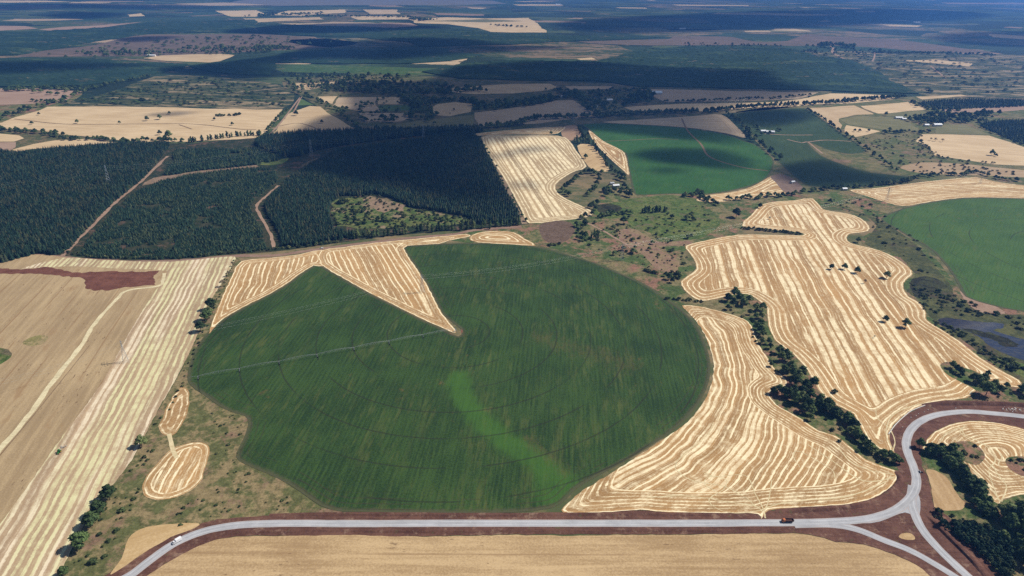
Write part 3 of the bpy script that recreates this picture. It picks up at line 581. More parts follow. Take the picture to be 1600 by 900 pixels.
sheet('scrubland', [(902, 65), (1045, 61), (1050, 57), (1130, 57), (1150, 59), (1180, 65), (1230, 64), (1260, 53), (1290, 56), (1346, 59), (1400, 62), (1450, 68), (1500, 75), (1560, 83), (1450, 81), (1380, 75), (1300, 71), (1240, 72), (1180, 70), (1066, 71), (980, 70)], .15, M_cut, smooth=2)
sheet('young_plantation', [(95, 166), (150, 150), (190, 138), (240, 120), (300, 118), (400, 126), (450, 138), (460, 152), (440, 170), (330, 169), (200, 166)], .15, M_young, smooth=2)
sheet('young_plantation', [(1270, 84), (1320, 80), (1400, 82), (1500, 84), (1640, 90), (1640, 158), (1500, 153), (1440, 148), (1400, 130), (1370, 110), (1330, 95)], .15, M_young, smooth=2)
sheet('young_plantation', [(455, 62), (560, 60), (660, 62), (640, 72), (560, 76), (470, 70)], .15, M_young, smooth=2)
sheet('young_plantation', [(430, 100), (560, 103), (680, 108), (650, 116), (540, 114), (440, 112)], .15, m_scrub('light_green_young_trees', ((.05, .10, .03), (.065, .11, .035), (.15, .14, .06)), (60, 20), seed=71), smooth=2)
sheet('scrubland', [(440, 125), (560, 118), (700, 120), (850, 126), (1000, 132), (1250, 138), (1300, 143), (1260, 165), (1100, 180), (950, 192), (740, 205), (560, 208), (520, 180), (470, 150)], .12, m_scrub('shaded_pasture', ((.075, .09, .035), (.15, .125, .065), (.20, .15, .085)), (90, 20), seed=73), smooth=2)
sheet('scrubland', [(1150, 175), (1260, 165), (1440, 150), (1620, 155), (1620, 300), (1500, 285), (1430, 292), (1300, 300), (1220, 300), (1200, 240)], .12, m_scrub('pasture_hill', ((.095, .115, .04), (.17, .145, .065), (.21, .14, .085)), (60, 16), seed=75), smooth=2)
sheet('scrubland', [(-60, 163), (60, 162), (130, 143), (110, 160), (60, 172), (20, 188), (-60, 200)], .13, M_dryscrub, smooth=2)
sheet('scrubland', [(-60, 196), (50, 203), (110, 212), (190, 222), (130, 218), (50, 226), (10, 240), (-60, 240)], .13, M_scrub, smooth=2)
sheet('bare_earth', [(1405, 262), (1440, 254), (1500, 256), (1560, 262), (1610, 268), (1610, 278), (1540, 274), (1450, 272)], .2, m_tan('dry_bank', .1, (.30, .21, .12), (.42, .30, .18), seed=77, speck=.8), smooth=2, jit=3)
ribbon('path', [(1435, 155), (1470, 152), (1510, 151), (1620, 156)], 7, .4, M_path)
ribbon('path', [(1298, 72), (1302, 76), (1301, 82), (1315, 90), (1330, 96)], 14, .4, M_path)
ribbon('path', [(1367, 82), (1366, 90), (1363, 96)], 8, .4, M_path)
ribbon('path', [(1454, 103), (1465, 112), (1478, 122)], 8, .4, M_path)
ribbon('path', [(458, 177), (470, 153), (466, 156), (440, 190), (418, 214)], 5, .4, M_path, n=3)

# ------------------------------------------------------------------ plantation floors and tracks
P1 = [(-60, 238), (20, 240), (60, 238), (110, 232), (190, 226), (255, 226), (262, 232), (215, 290), (180, 320), (150, 350), (100, 395), (60, 396), (-60, 396)]
P2 = [(236, 292), (255, 282), (300, 273), (395, 262), (430, 268), (432, 290), (405, 318), (420, 350), (425, 388), (370, 394), (333, 398), (267, 405), (200, 404), (125, 399), (160, 352), (205, 305)]
P2b = [(255, 275), (272, 252), (275, 235), (360, 235), (440, 232), (450, 245), (400, 258), (300, 268)]
P3 = [(440, 288), (520, 240), (560, 232), (640, 222), (735, 208), (760, 240), (780, 280), (800, 318), (812, 345), (760, 350), (640, 355), (545, 345), (560, 330), (640, 322), (600, 312), (530, 308), (520, 330), (520, 360), (560, 368), (540, 372), (433, 386), (412, 322)]
BELT = [(415, 216), (500, 209), (600, 207), (740, 203), (745, 207), (650, 213), (560, 224), (500, 234), (470, 244), (440, 246), (400, 230)]
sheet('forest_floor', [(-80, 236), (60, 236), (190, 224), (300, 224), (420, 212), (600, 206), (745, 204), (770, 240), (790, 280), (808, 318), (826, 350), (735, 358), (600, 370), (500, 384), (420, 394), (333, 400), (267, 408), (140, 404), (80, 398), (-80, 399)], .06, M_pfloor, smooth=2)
sheet('clearing', [(518, 325), (530, 310), (575, 308), (620, 315), (640, 325), (700, 335), (730, 345), (700, 352), (600, 356), (530, 352)], .12, m_scrub('clearing_weeds', ((.070, .110, .030), (.135, .145, .045), (.24, .175, .105)), (22, 7), seed=81, bare=.03), smooth=2, jit=9, jstep=10)
sheet('clearing', [(566, 312), (578, 305), (590, 310), (606, 309), (618, 317), (632, 321), (628, 331), (612, 327), (600, 334), (586, 327), (570, 322), (578, 317)], .15, m_scrub('clearing_bare', ((.25, .175, .11), (.29, .195, .125), (.12, .115, .05)), (18, 5), seed=82), smooth=1, jit=7, jstep=6)
sheet('clearing', [(400, 240), (440, 236), (452, 246), (440, 256), (410, 258), (395, 250)], .15, m_scrub('clearing_green', ((.09, .14, .035), (.15, .165, .05), (.10, .11, .04)), (22, 6), seed=83), smooth=2)
sheet('clearing', [(222, 290), (240, 278), (290, 270), (350, 262), (400, 258), (398, 264), (340, 270), (280, 278), (250, 284)], .15, m_scrub('firebreak_bare', ((.24, .165, .105), (.28, .185, .125), (.14, .115, .06)), (26, 6), seed=84), smooth=2)
sheet('clearing', [(486, 250), (530, 238), (600, 226), (680, 215), (740, 210), (742, 214), (660, 222), (580, 234), (520, 248), (470, 262)], .13, m_scrub('powerline_strip', ((.12, .10, .055), (.17, .125, .08), (.10, .095, .045)), (30, 8), seed=85), smooth=2)
ribbon('path', [(98, 400), (112, 385), (150, 347), (185, 312), (215, 288), (245, 260), (262, 244)], 6.5, .20, M_path, jit=3)
ribbon('path', [(428, 388), (423, 366), (405, 335), (402, 320), (418, 305), (435, 290)], 5.0, .20, M_path, jit=2.5)
ribbon('path', [(-40, 399), (60, 399), (140, 406), (220, 409), (300, 406), (367, 400), (430, 399), (500, 389), (560, 381), (640, 372), (710, 366), (740, 360), (815, 354)], 9.0, .18, m_soil('reddish_track', (.20, .12, .085), (.30, .20, .145), seed=19), jit=2)
ribbon('path', [(910, 345), (925, 352), (945, 362), (965, 374), (985, 384), (1000, 380)], 4.0, .22, M_path, jit=2)
ribbon('path', [(752, 222), (770, 255), (790, 290), (806, 325), (820, 350)], 9.0, .20, m_soil('edge_track', (.20, .14, .09), (.30, .22, .14), seed=20), jit=2)

# ------------------------------------------------------------------ roads
road_main = [(140, 935), (180, 912), (207, 897), (233, 877), (267, 853), (300, 837), (333, 827), (383, 820), (467, 818), (533, 818.5), (700, 818), (880, 818), (1066, 818), (1233, 817), (1299, 815.5), (1349, 812), (1383, 804), (1406, 793), (1423, 777), (1431, 760), (1431, 745), (1426, 727), (1418, 707), (1416, 690), (1423, 672), (1439, 658), (1466, 648), (1509, 643.5), (1549, 646), (1599, 651), (1680, 662)]
ribbon('road', road_main, 7.4, .32, M_road, jit=0.25, crown=.08, n=8)
ribbon('road', [(1240, 820), (1299, 820), (1340, 828), (1380, 844), (1421, 860), (1456, 879), (1487, 898), (1530, 925)], lambda s: 7.2 - 1.6 * s, .29, M_road, jit=0.25, crown=.05, n=8)
ribbon('road', [(1426, 760), (1424, 785), (1431, 808), (1442, 829), (1462, 853), (1484, 875), (1509, 898), (1545, 930)], 7.2, .305, M_road, jit=0.25, crown=.05, n=8)
sheet('road', [(1360, 808), (1390, 798), (1412, 783), (1424, 768), (1436, 775), (1438, 795), (1434, 812), (1426, 806), (1414, 801), (1398, 806), (1375, 815), (1350, 818)], .275, M_road, smooth=2)

# ------------------------------------------------------------------ earth bank above the bend
def prism_along(name, pts, prof, mat, n=4):
    P = smooth_open([G(*p) for p in pts], n); tan = np.gradient(P, axis=0); tan /= np.linalg.norm(tan, axis=1)[:, None]; nor = np.stack([-tan[:, 1], tan[:, 0]], 1)
    vs, fs = [], []; m = len(prof)
    for i in range(len(P)):
        k = min(1.0, i / 4.0, (len(P) - 1 - i) / 4.0)
        for o, z in prof: q = P[i] + nor[i] * (o + .3 * mnoise.noise((P[i][0] / 4, z, o))); vs.append((q[0], q[1], max(.1, z * k)))
    for i in range(len(P) - 1):
        for j in range(m - 1): fs.append((i * m + j + 1, i * m + j, (i + 1) * m + j, (i + 1) * m + j + 1))
    return link(name, mesh(name, vs, fs, [mat]))
tag(prism_along('earth_bank', [(1440, 634), (1470, 631), (1520, 631), (1560, 632), (1600, 634), (1660, 638)], [(-3.2, .12), (-1.6, 2.0), (-.4, 3.0), (1.2, 3.0), (3.2, .3)], M_soil), kind='structure')
tag(prism_along('earth_bank', [(1398, 735), (1406, 748), (1398, 762), (1372, 780), (1330, 791), (1260, 796), (1212, 799)], [(-2.6, .12), (-1.2, 1.4), (0, 1.8), (1.4, 1.6), (3.0, .25)], M_soil), kind='structure')
tag(prism_along('earth_bank', [(1446, 803), (1462, 820), (1490, 848), (1520, 878), (1552, 915)], [(-2.0, .15), (-.6, 1.6), (.6, 1.9), (2.2, 1.7), (5.0, .2)], M_soil), kind='structure')
tag(prism_along('earth_bank', [(420, 806), (500, 804), (620, 804), (760, 805), (900, 804), (1060, 804), (1180, 804)], [(-1.8, .18), (-.5, .8), (.8, .9), (2.2, .22)], M_soil), kind='structure')
tag(prism_along('earth_bank', [(300, 846), (380, 832), (520, 829), (700, 830), (880, 829), (1060, 829), (1200, 828)], [(-1.8, .18), (-.5, .7), (.8, .8), (2.2, .22)], M_soil), kind='structure')


# ------------------------------------------------------------------ clouds that shade the land (3.3 km up, far above the frame)
CL_Z = 3300.0
M_cloud = bpy.data.materials.new('cloud_vapour'); M_cloud.use_nodes = True
nt = M_cloud.node_tree; nt.nodes.clear()
pv = nt.nodes.new('ShaderNodeVolumePrincipled'); pv.inputs['Density'].default_value = 0.0125; pv.inputs['Color'].default_value = (1, 1, 1, 1); pv.inputs['Anisotropy'].default_value = 0.4
om = nt.nodes.new('ShaderNodeOutputMaterial'); nt.links.new(pv.outputs[0], om.inputs['Volume'])
def cloud(px, soft=70.0, thick=190.0, step=45.0, rag=0.55, seed=0):
    P = world_poly(px, 3)
    P = densify(P, step, step * 0.5)
    step = max(step, math.sqrt(area(P) / 9000))
    v, f = cdt(P, grid_in(P, step, .5))
    d = seg_dist(v, P)
    off = CL_Z / math.tan(SUN_EL); ox, oy = off * math.cos(SUN_AZ), off * math.sin(SUN_AZ)
    n = len(v); up, lo = [], []
    for k in range(n):
        h = min(1.0, d[k] / soft); h = h * h * (3 - 2 * h)
        g = 0.5 + 0.5 * mnoise.fractal((v[k][0] / 240 + seed, v[k][1] / 240, seed * 3.0), 1.0, 2.0, 4)
        t = thick * h * max(0.03, min(1.0, (1 - rag) + rag * 2.0 * g + (d[k] / soft - 1.0) * 0.12)) + 0.3
        up.append((v[k][0] + ox, v[k][1] + oy, CL_Z + t * .7)); lo.append((v[k][0] + ox, v[k][1] + oy, CL_Z - t * .3))
    fs = [tuple(q) for q in f] + [tuple(n + i for i in reversed(q)) for q in f]
    nb = len(P)
    cnt = {}
    for q in f:
        for a, b in zip(q, list(q[1:]) + [q[0]]): cnt[(a, b)] = 1
    for (a, b) in list(cnt):
        if (b, a) not in cnt: fs.append((b, a, n + a, n + b))
    tag(link('cloud', mesh('cloud', up + lo, fs, [M_cloud])), kind='structure')
cloud([(428, 252), (440, 222), (470, 196), (520, 178), (548, 166), (535, 146), (505, 139), (530, 128), (660, 124), (720, 106), (800, 100), (880, 97), (950, 100), (1050, 108), (1150, 110), (1210, 116), (1225, 130), (1280, 140), (1262, 150), (1235, 158), (1180, 163), (1140, 178), (1165, 200), (1180, 222), (1150, 228), (1090, 222), (1040, 216), (985, 212), (930, 205), (905, 206), (870, 210), (800, 224), (768, 236),
       (786, 285), (800, 312), (780, 326), (700, 322), (640, 305), (560, 294), (480, 278), (440, 264)], soft=75, seed=1, thick=135)
cloud([(240, 110), (300, 101), (400, 91), (450, 82), (480, 72), (560, 64), (640, 60), (720, 62), (800, 70), (900, 73), (850, 80), (760, 84), (700, 92), (600, 98), (520, 96), (460, 100), (440, 118), (400, 128), (330, 122), (270, 116)], soft=160, seed=2, step=70)
cloud([(345, 51), (400, 44), (490, 37), (600, 36), (700, 43), (600, 52), (480, 55), (400, 54)], soft=140, seed=3, step=80)
cloud([(180, 61), (230, 56), (295, 57), (240, 65), (195, 66)], soft=120, seed=4, step=70)
cloud([(1145, 178), (1200, 170), (1255, 169), (1278, 182), (1245, 196), (1190, 201)], soft=60, seed=5, thick=150)
cloud([(1225, 262), (1252, 248), (1290, 246), (1330, 262), (1430, 272), (1420, 290), (1330, 294), (1260, 292)], soft=45, seed=6)
cloud([(985, 238), (1050, 230), (1120, 232), (1175, 246), (1195, 262), (1150, 268), (1090, 262), (1040, 256)], soft=60, seed=7, thick=150)
cloud([(1008, 266), (1050, 260), (1100, 268), (1060, 276)], soft=40, seed=8, thick=110)
cloud([(213, 182), (250, 176), (304, 171), (306, 176), (260, 184)], soft=40, seed=9, thick=150)
cloud([(60, 26), (130, 18), (210, 22), (140, 31)], soft=200, seed=10, step=90)
cloud([(755, 244), (800, 232), (850, 226), (900, 224), (880, 234), (820, 244), (775, 252)], soft=34, seed=11, thick=70, rag=.8)
cloud([(790, 284), (830, 280), (860, 290), (830, 298), (800, 296)], soft=34, seed=12, thick=80, rag=.8)
cloud([(1440, 60), (1500, 50), (1640, 48), (1680, 70), (1560, 74)], soft=200, seed=14, step=100, thick=120)
cloud([(860, 34), (1000, 24), (1200, 16), (1420, 14), (1560, 22), (1500, 34), (1300, 44), (1100, 52), (940, 52), (870, 44)], soft=400, seed=15, step=150, thick=240)
cloud([(-60, 8), (120, 5), (300, 8), (420, 13), (300, 16), (120, 15), (-60, 17)], soft=400, seed=16, step=150, thick=150)
cloud([(-60, 100), (60, 96), (180, 100), (240, 106), (120, 116), (-60, 120)], soft=120, seed=17, step=70, thick=110)

# ------------------------------------------------------------------ haze
Mh = bpy.data.materials.new('haze_air'); Mh.use_nodes = True
nt = Mh.node_tree; nt.nodes.clear()
pv = nt.nodes.new('ShaderNodeVolumePrincipled'); pv.inputs['Density'].default_value = HAZE; pv.inputs['Color'].default_value = (.125, .37, 1.0, 1); pv.inputs['Anisotropy'].default_value = 0.2
om = nt.nodes.new('ShaderNodeOutputMaterial'); nt.links.new(pv.outputs[0], om.inputs['Volume'])
X0, X1, Y0, Y1, Z0, Z1 = -26500, 46500, -1100, 62500, -1.0, 392.0
vs = [(x, y, z) for z in (Z0, Z1) for y in (Y0, Y1) for x in (X0, X1)]
tag(link('haze', mesh('haze', vs, [(0, 2, 3, 1), (4, 5, 7, 6), (0, 1, 5, 4), (2, 6, 7, 3), (0, 4, 6, 2), (1, 3, 7, 5)], [Mh])), kind='stuff')

# ------------------------------------------------------------------ plants: materials and prototype meshes
def m_leaf(name, c1, c2, c3, cell=1.6):
    t = T(name, 0.85, 0.15)
    oi = t.n('ShaderNodeObjectInfo'); rnd = S(t, oi.outputs['Random'])
    x, y, z = t.pos()
    f = t.noise(x + z * 0.7, y + z * 0.4, cell, detail=3, rough=0.7, seed=3)
    g = t.noise(x, y, 14.0, detail=2, seed=5)
    col = t.mix(t.ss(f * 0.8 + g * 0.5 + (rnd - 0.5) * 0.5, 0.40, 0.92), c1, c2)
    col = t.mix(t.m('MINIMUM', t.ss(rnd + (g - 0.5) * 0.5, 0.72, 1.0) * 0.8 + t.ss(t.noise(x, y, 70.0, detail=3, seed=9) + (rnd - 0.5) * 0.3, 0.56, 0.72) * 0.6, 0.85), col, c3)
    return t.out(t.mul(col, t.ss(rnd, 0.0, 1.0, 0.75, 1.3)))
M_leaf = m_leaf('broad_leaves', (.040, .068, .026), (.088, .130, .042), (.125, .145, .055))
M_shrub = m_leaf('shrub_leaves', (.040, .062, .024), (.080, .105, .038), (.13, .135, .055))
M_pine = m_leaf('pine_needles', (.011, .030, .019), (.030, .061, .033), (.062, .062, .030), 2.2)
M_pineyoung = m_leaf('young_pine_needles', (.015, .038, .023), (.034, .068, .036), (.068, .082, .036), 2.2)
M_dead = m_leaf('thin_dry_leaves', (.09, .085, .05), (.16, .14, .085), (.2, .16, .1))
M_bark = plain('bark', (.10, .075, .055), .95, .05, var=.3)

def ico(sub):
    bm = bmesh.new(); bmesh.ops.create_icosphere(bm, subdivisions=sub, radius=1.0)
    v = np.array([p.co[:] for p in bm.verts]); f = [[q.index for q in p.verts] for p in bm.faces]; bm.free(); return v, f
ICO1, ICO2 = ico(1), ico(2)
def leafy(name, seed, H, W, lobes, base=0.18, leaf=0.75, per=46, mat=None, core=ICO2, narrow=False, corek=.74):
    r = random.Random(seed); vs, fs = [], []
    for k in range(lobes):
        s = (k + .5) / lobes
        if narrow: zz = base + (1 - base) * s; rr = W * .5 * (math.sin(math.pi * min(1, s * .8 + .22)) ** .7); cx = r.uniform(-.15, .15) * W; cyy = r.uniform(-.15, .15) * W; lr = max(.18 * W, rr * .9); lh = H / lobes * 1.1
        else:
            th = k * 2.399 + r.uniform(-.4, .4); q = math.sqrt(s); zz = base + (1 - base) * (.30 + .62 * (1 - q) * r.uniform(.8, 1.15) + r.uniform(-.04, .1))
            cx, cyy = math.cos(th) * q * W * .36, math.sin(th) * q * W * .36; lr = W * r.uniform(.17, .26); lh = lr * r.uniform(.8, 1.05)
        c = np.array((cx, cyy, min(zz * H, H - lh * .7))); off = r.uniform(0, 99)
        v, f = core; n0 = len(vs)
        for p in v:
            d = 1 + .34 * mnoise.noise((p[0] * 2.1 + off, p[1] * 2.1, p[2] * 2.1)) + .15 * mnoise.noise((p[0] * 5 + off, p[1] * 5, p[2] * 5))
            vs.append(tuple(c + p * np.array((lr, lr, lh)) * d * corek))
        fs += [tuple(n0 + i for i in q) for q in f]
        for _ in range(per):
            u = np.array([r.gauss(0, 1) for _ in range(3)]); u /= np.linalg.norm(u); u[2] = abs(u[2]) * .9 - .12 * r.random() * 3
            p = c + u * np.array((lr, lr, lh)) * r.uniform(.70, 1.14)
            a = np.array([r.gauss(0, 1) for _ in range(3)]); a -= u * (a @ u) * .6; a /= np.linalg.norm(a) + 1e-6
            b = np.cross(u, a) + np.array([r.gauss(0, .3) for _ in range(3)]); b /= np.linalg.norm(b) + 1e-6
            s1, s2 = leaf * r.uniform(.6, 1.2), leaf * r.uniform(.45, .95); n0 = len(vs)
            vs += [tuple(p - a * s1), tuple(p - b * s2), tuple(p + a * s1), tuple(p + b * s2)]; fs.append((n0, n0 + 1, n0 + 2, n0 + 3))
    lo = min(v[2] for v in vs)
    if lo < .05: vs = [(a, b, max(c, .05)) for a, b, c in vs]
    return mesh(name, vs, fs, [mat])
def conifer(name, seed, H, Rr, tiers, per, mat, base=.08):
    r = random.Random(seed); vs, fs = [], []
    for i in range(9):
        a = i / 9 * 2 * math.pi; vs.append((math.cos(a) * Rr * .5, math.sin(a) * Rr * .5, H * (base + .06)))
    vs.append((0, 0, H * .93)); fs += [(i, (i + 1) % 9, 9) for i in range(9)]
    for k in range(tiers):
        s = k / (tiers - 1); z = H * (base + (1 - base) * s * .93); rad = Rr * (1 - s * .94) ** .66 * r.uniform(.88, 1.1)
        n = max(4, int(per * (1 - s * .5)))
        for j in range(n):
            a = j / n * 2 * math.pi + k * .9 + r.uniform(-.25, .25); L = rad * r.uniform(.72, 1.15); w = rad * r.uniform(.28, .42) + .12
            dx, dy = math.cos(a), math.sin(a); up = H / tiers * r.uniform(.5, .9); n0 = len(vs)
            vs += [(dx * .1, dy * .1, z + up), (dx * L * .6 - dy * w, dy * L * .6 + dx * w, z + up * .25), (dx * L, dy * L, z + up * r.uniform(-.3, .35)), (dx * L * .6 + dy * w, dy * L * .6 - dx * w, z + up * .25)]
            fs += [(n0, n0 + 1, n0 + 2), (n0, n0 + 2, n0 + 3)]
    n0 = len(vs); vs += [(.18, 0, H * .88), (-.1, .16, H * .88), (-.1, -.16, H * .88), (0, 0, H)]; fs += [(n0, n0 + 1, n0 + 3), (n0 + 1, n0 + 2, n0 + 3), (n0 + 2, n0, n0 + 3)]
    return mesh(name, vs, fs, [mat])
def trunk(name, H, r0, limbs=0, seed=1):
    r = random.Random(seed); bm = bmesh.new()
    def tube(p, q, a, b, n=6):
        p, q = Vector(p), Vector(q); d = (q - p).normalized(); u = d.orthogonal().normalized(); v = d.cross(u); A, B = [], []
        for i in range(n):
            t = i / n * 2 * math.pi; o = u * math.cos(t) + v * math.sin(t); A.append(bm.verts.new(p + o * a)); B.append(bm.verts.new(q + o * b))
        for i in range(n): bm.faces.new((A[i], A[(i + 1) % n], B[(i + 1) % n], B[i]))
    tube((0, 0, -.1), (.1, 0, H * .55), r0, r0 * .6); tube((.1, 0, H * .54), (0, .1, H), r0 * .6, r0 * .2)
    for i in range(limbs):
        a = i * 2.4 + r.uniform(-.3, .3); z = H * r.uniform(.35, .75); L = H * r.uniform(.3, .5)
        tube((.05, 0, z), (math.cos(a) * L, math.sin(a) * L, z + L * .8), r0 * .45, r0 * .12, 5)
    me = bpy.data.meshes.new(name); bm.to_mesh(me); bm.free(); me.materials.append(M_bark); return me

KINDS = {   # meshes of about H by W metres each
 'broadleaf_tree': (12.0, 10.0, [leafy('crown', 10 + i, 12, 10, 13, mat=M_leaf) for i in range(5)], trunk('trunk', 7.5, .34, 4)),
 'tall_tree': (16.0, 5.0, [leafy('crown', 30 + i, 16, 5, 7, base=.10, leaf=.7, per=60, mat=M_leaf, narrow=True) for i in range(4)], trunk('trunk', 13, .28, 0)),
 'shrub': (2.6, 4.0, [leafy('shrub_leaves', 50 + i, 2.6, 4.0, 6, base=.0, leaf=.38, per=34, mat=M_shrub, core=ICO1) for i in range(4)], None),
 'sparse_tree': (7.0, 5.0, [leafy('crown', 70 + i, 7, 5, 7, base=.3, leaf=.35, per=30, mat=M_dead, core=ICO1, corek=.35) for i in range(2)], trunk('trunk', 5.5, .18, 5)),
 'pine_tree': (11.0, 6.6, [conifer('crown', 90 + i, 11, 3.3, 8, 10, M_pine) for i in range(5)], trunk('trunk', 10, .2)),
 'bushy_pine': (6.0, 4.8, [leafy('crown', 130 + i, 6.0, 4.8, 8, base=.06, leaf=.42, per=44, mat=M_pineyoung, core=ICO1) for i in range(5)], trunk('trunk', 4.5, .12)),
 'young_pine': (5.6, 4.6, [conifer('crown', 110 + i, 5.6, 2.3, 6, 9, M_pineyoung, .03) for i in range(5)], trunk('trunk', 5, .12)),
}
PLANTS = []     # kind, x, y, height, width, label, group
def add(kind, p, h, w, label=None, group=None, world_xy=False):
    xy = p if world_xy else G(*p)
    PLANTS.append((kind, xy[0], xy[1], h, w, label, group))
ORD = 'first second third fourth fifth sixth seventh eighth ninth tenth eleventh twelfth'.split()
def row(kind, pts, n, h, w, label, group, spread=1.5, ordinal=None):
    P = smooth_open([G(*p) for p in pts], 6) if len(pts) > 2 else np.array([G(*p) for p in pts]); s = np.concatenate([[0], np.cumsum(np.hypot(*np.diff(P, axis=0).T))])
    for i in range(n):
        t = (i + .5 + rng.uniform(-.35, .35)) / n * s[-1]
        q = np.array([np.interp(t, s, P[:, 0]), np.interp(t, s, P[:, 1])]) + np.array([rng.gauss(0, spread), rng.gauss(0, spread)])
        k = rng.uniform(.75, 1.25)
        add(kind, q, h * k, w * k * rng.uniform(.85, 1.15), ordinal.format(ORD[i]) if ordinal and n <= 12 else label, group, True)
def scatter(kind, px, n, h, w, label, group, var=.5, poly_world=None):
    P = world_poly(px, 1); lo, hi = P.min(0), P.max(0); c = 0; tries = 0
    while c < n and tries < n * 60:
        tries += 1; q = nrng.uniform(lo, hi, (1, 2))
        if inside(q, P)[0]:
            k = math.exp(rng.gauss(0, var * .6)); add(kind, q[0], h * k, w * k, label, group, True); c += 1
def pts(kind, L, label, group, base=(12, 10)):
    for q in L:
        k = q[2] if len(q) > 2 else 1.0
        add(kind, q[:2], base[0] * k * rng.uniform(.92, 1.08), base[1] * k * rng.uniform(.92, 1.08), label, group)

# single trees, each with its own words
solo = [
 ('broadleaf_tree', (128, 857), 1.15, 'dark round tree casting a long shadow on the pale swaths, lowest at the field edge'),
 ('broadleaf_tree', (145, 822), 1.0, 'dark bushy tree on the field edge, just above the lowest full tree'),
 ('broadleaf_tree', (157, 804), 1.0, 'dark bushy tree on the field edge, touching its lower neighbour among four trees'),
 ('broadleaf_tree', (172, 781), 1.05, 'dark round tree at the upper end of the four trees on the field edge'),
 ('broadleaf_tree', (222, 698), .85, 'small round tree alone between the swaths and the two little stubble islands'),
 ('broadleaf_tree', (101, 899), .6, 'small tree cut by the bottom of the picture beside the pale swaths'),
 ('broadleaf_tree', (314, 518), 1.0, 'lowest dark tree in the short row beside the crop circle, over a dark shadow'),
 ('broadleaf_tree', (323, 501), 1.1, 'middle dark tree in the short row between the swaths and the crop circle'),
 ('broadleaf_tree', (331, 484), 1.2, 'tallest dark tree at the upper end of the row beside the crop circle'),
 ('broadleaf_tree', (328, 493), .8, 'light green tree squeezed between dark trees beside the crop circle'),
 ('sparse_tree', (349, 448), 1.5, 'thin half bare tree on the hedge line below the track corner'),
 ('sparse_tree', (358, 432), 1.2, 'thin grey tree next above the half bare one on the hedge line'),
 ('sparse_tree', (366, 416), 1.0, 'small thin grey tree nearest the track corner'),
 ('broadleaf_tree', (1299, 421), .72, 'first dark tree from the west in the row of three standing in the large stubble'),
 ('broadleaf_tree', (1319, 421), .78, 'middle tree of the row of three standing in the large stubble'),
 ('broadleaf_tree', (1339, 427), .85, 'easternmost tree of the row of three standing in the large stubble'),
 ('broadleaf_tree', (1385, 435), .95, 'lone dark tree east of the row of three in the large stubble'),
 ('sparse_tree', (1351, 443), .9, 'small leaning half bare tree below the row of three in the large stubble'),
 ('broadleaf_tree', (1383, 503), .7, 'smaller tree of the pair in the lower part of the large stubble'),
 ('broadleaf_tree', (1414, 512), 1.0, 'larger tree of the pair in the lower part of the large stubble'),
 ('sparse_tree', (1366, 528), .5, 'tiny bare tree alone in the lower part of the large stubble'),
 ('sparse_tree', (1202, 343), .8, 'thin dead tree alone in the top lobe of the large stubble'),
 ('broadleaf_tree', (1150, 340), 1.5, 'broad dark tree standing by the west edge of the large stubble top lobe'),
 ('broadleaf_tree', (1187, 325), .8, 'olive tree on the north west rim of the large stubble'),
 ('broadleaf_tree', (974, 350), 1.15, 'dark round tree alone at the corner of the bright green wet meadow'),
 ('broadleaf_tree', (915, 248), .95, 'lone dark tree in the tan paddock beside the striped upper stubble'),
 ('broadleaf_tree', (861, 211), .8, 'lone dark tree on the dark line crossing the upper stubble'),
 ('broadleaf_tree', (914, 340), .85, 'round tree, western one of two at the foot of the upper stubble'),
 ('broadleaf_tree', (925, 337), .8, 'round tree, eastern one of two at the foot of the upper stubble'),
 ('broadleaf_tree', (1540, 618), 1.35, 'largest dark tree above the dark earth bank, with a broad shadow'),
 ('shrub', (1304, 614), 1.6, 'single dark bush alone in the south end of the large stubble'),
 ('broadleaf_tree', (1266, 657), .6, 'small lone bush tree beside the middle stubble corner'),
 ('broadleaf_tree', (250, 211), 1.0, 'twin crowned tree next to the biggest tree of the pale upper field'),
 ('broadleaf_tree', (264, 217), 1.7, 'biggest dark tree in the pale upper field'),
 ('broadleaf_tree', (230, 189), 1.1, 'dark tree beside the cloud shadow in the pale upper field'),
 ('broadleaf_tree', (250, 187), 1.2, 'wide tree inside the cloud shadow of the pale upper field'),
 ('broadleaf_tree', (121, 193), .9, 'round tree on the worn track of the pale upper field, second from the west'),
 ('broadleaf_tree', (187, 194), .75, 'small pointed tree halfway along the worn track of the pale upper field'),
 ('broadleaf_tree', (50, 195), .8, 'tree at the western end of the worn track in the pale upper field'),
 ('broadleaf_tree', (61, 180), .7, 'small tree near the western tip of the pale upper field'),
 ('broadleaf_tree', (335, 188), .7, 'small tree beside the oval thicket of the pale upper field'),
 ('broadleaf_tree', (363, 196), .8, 'small tree by the bend of the worn track in the pale upper field'),
 ('broadleaf_tree', (265, 179), .8, 'small tree on the far edge of the pale upper field, at the shadow'),
 ('broadleaf_tree', (463, 181), 1.3, 'wide dark tree alone in the half shaded field across the dirt track'),
 ('broadleaf_tree', (503, 193), .9, 'smaller tree deeper in the half shaded field across the dirt track'),
 ('broadleaf_tree', (1384, 181), 1.1, 'dark round tree at the corner between pale field and green pasture'),
 ('broadleaf_tree', (1549, 243), 1.2, 'taller dark tree in the large tan field by the picture edge'),
]
for k, p, s, lab in solo:
    s *= 1.22 if (k == 'broadleaf_tree' and p[0] < 400 and p[1] > 400) else 1.1
    H, W = KINDS[k][:2]; add(k, p, H * s * .95, W * s, lab)

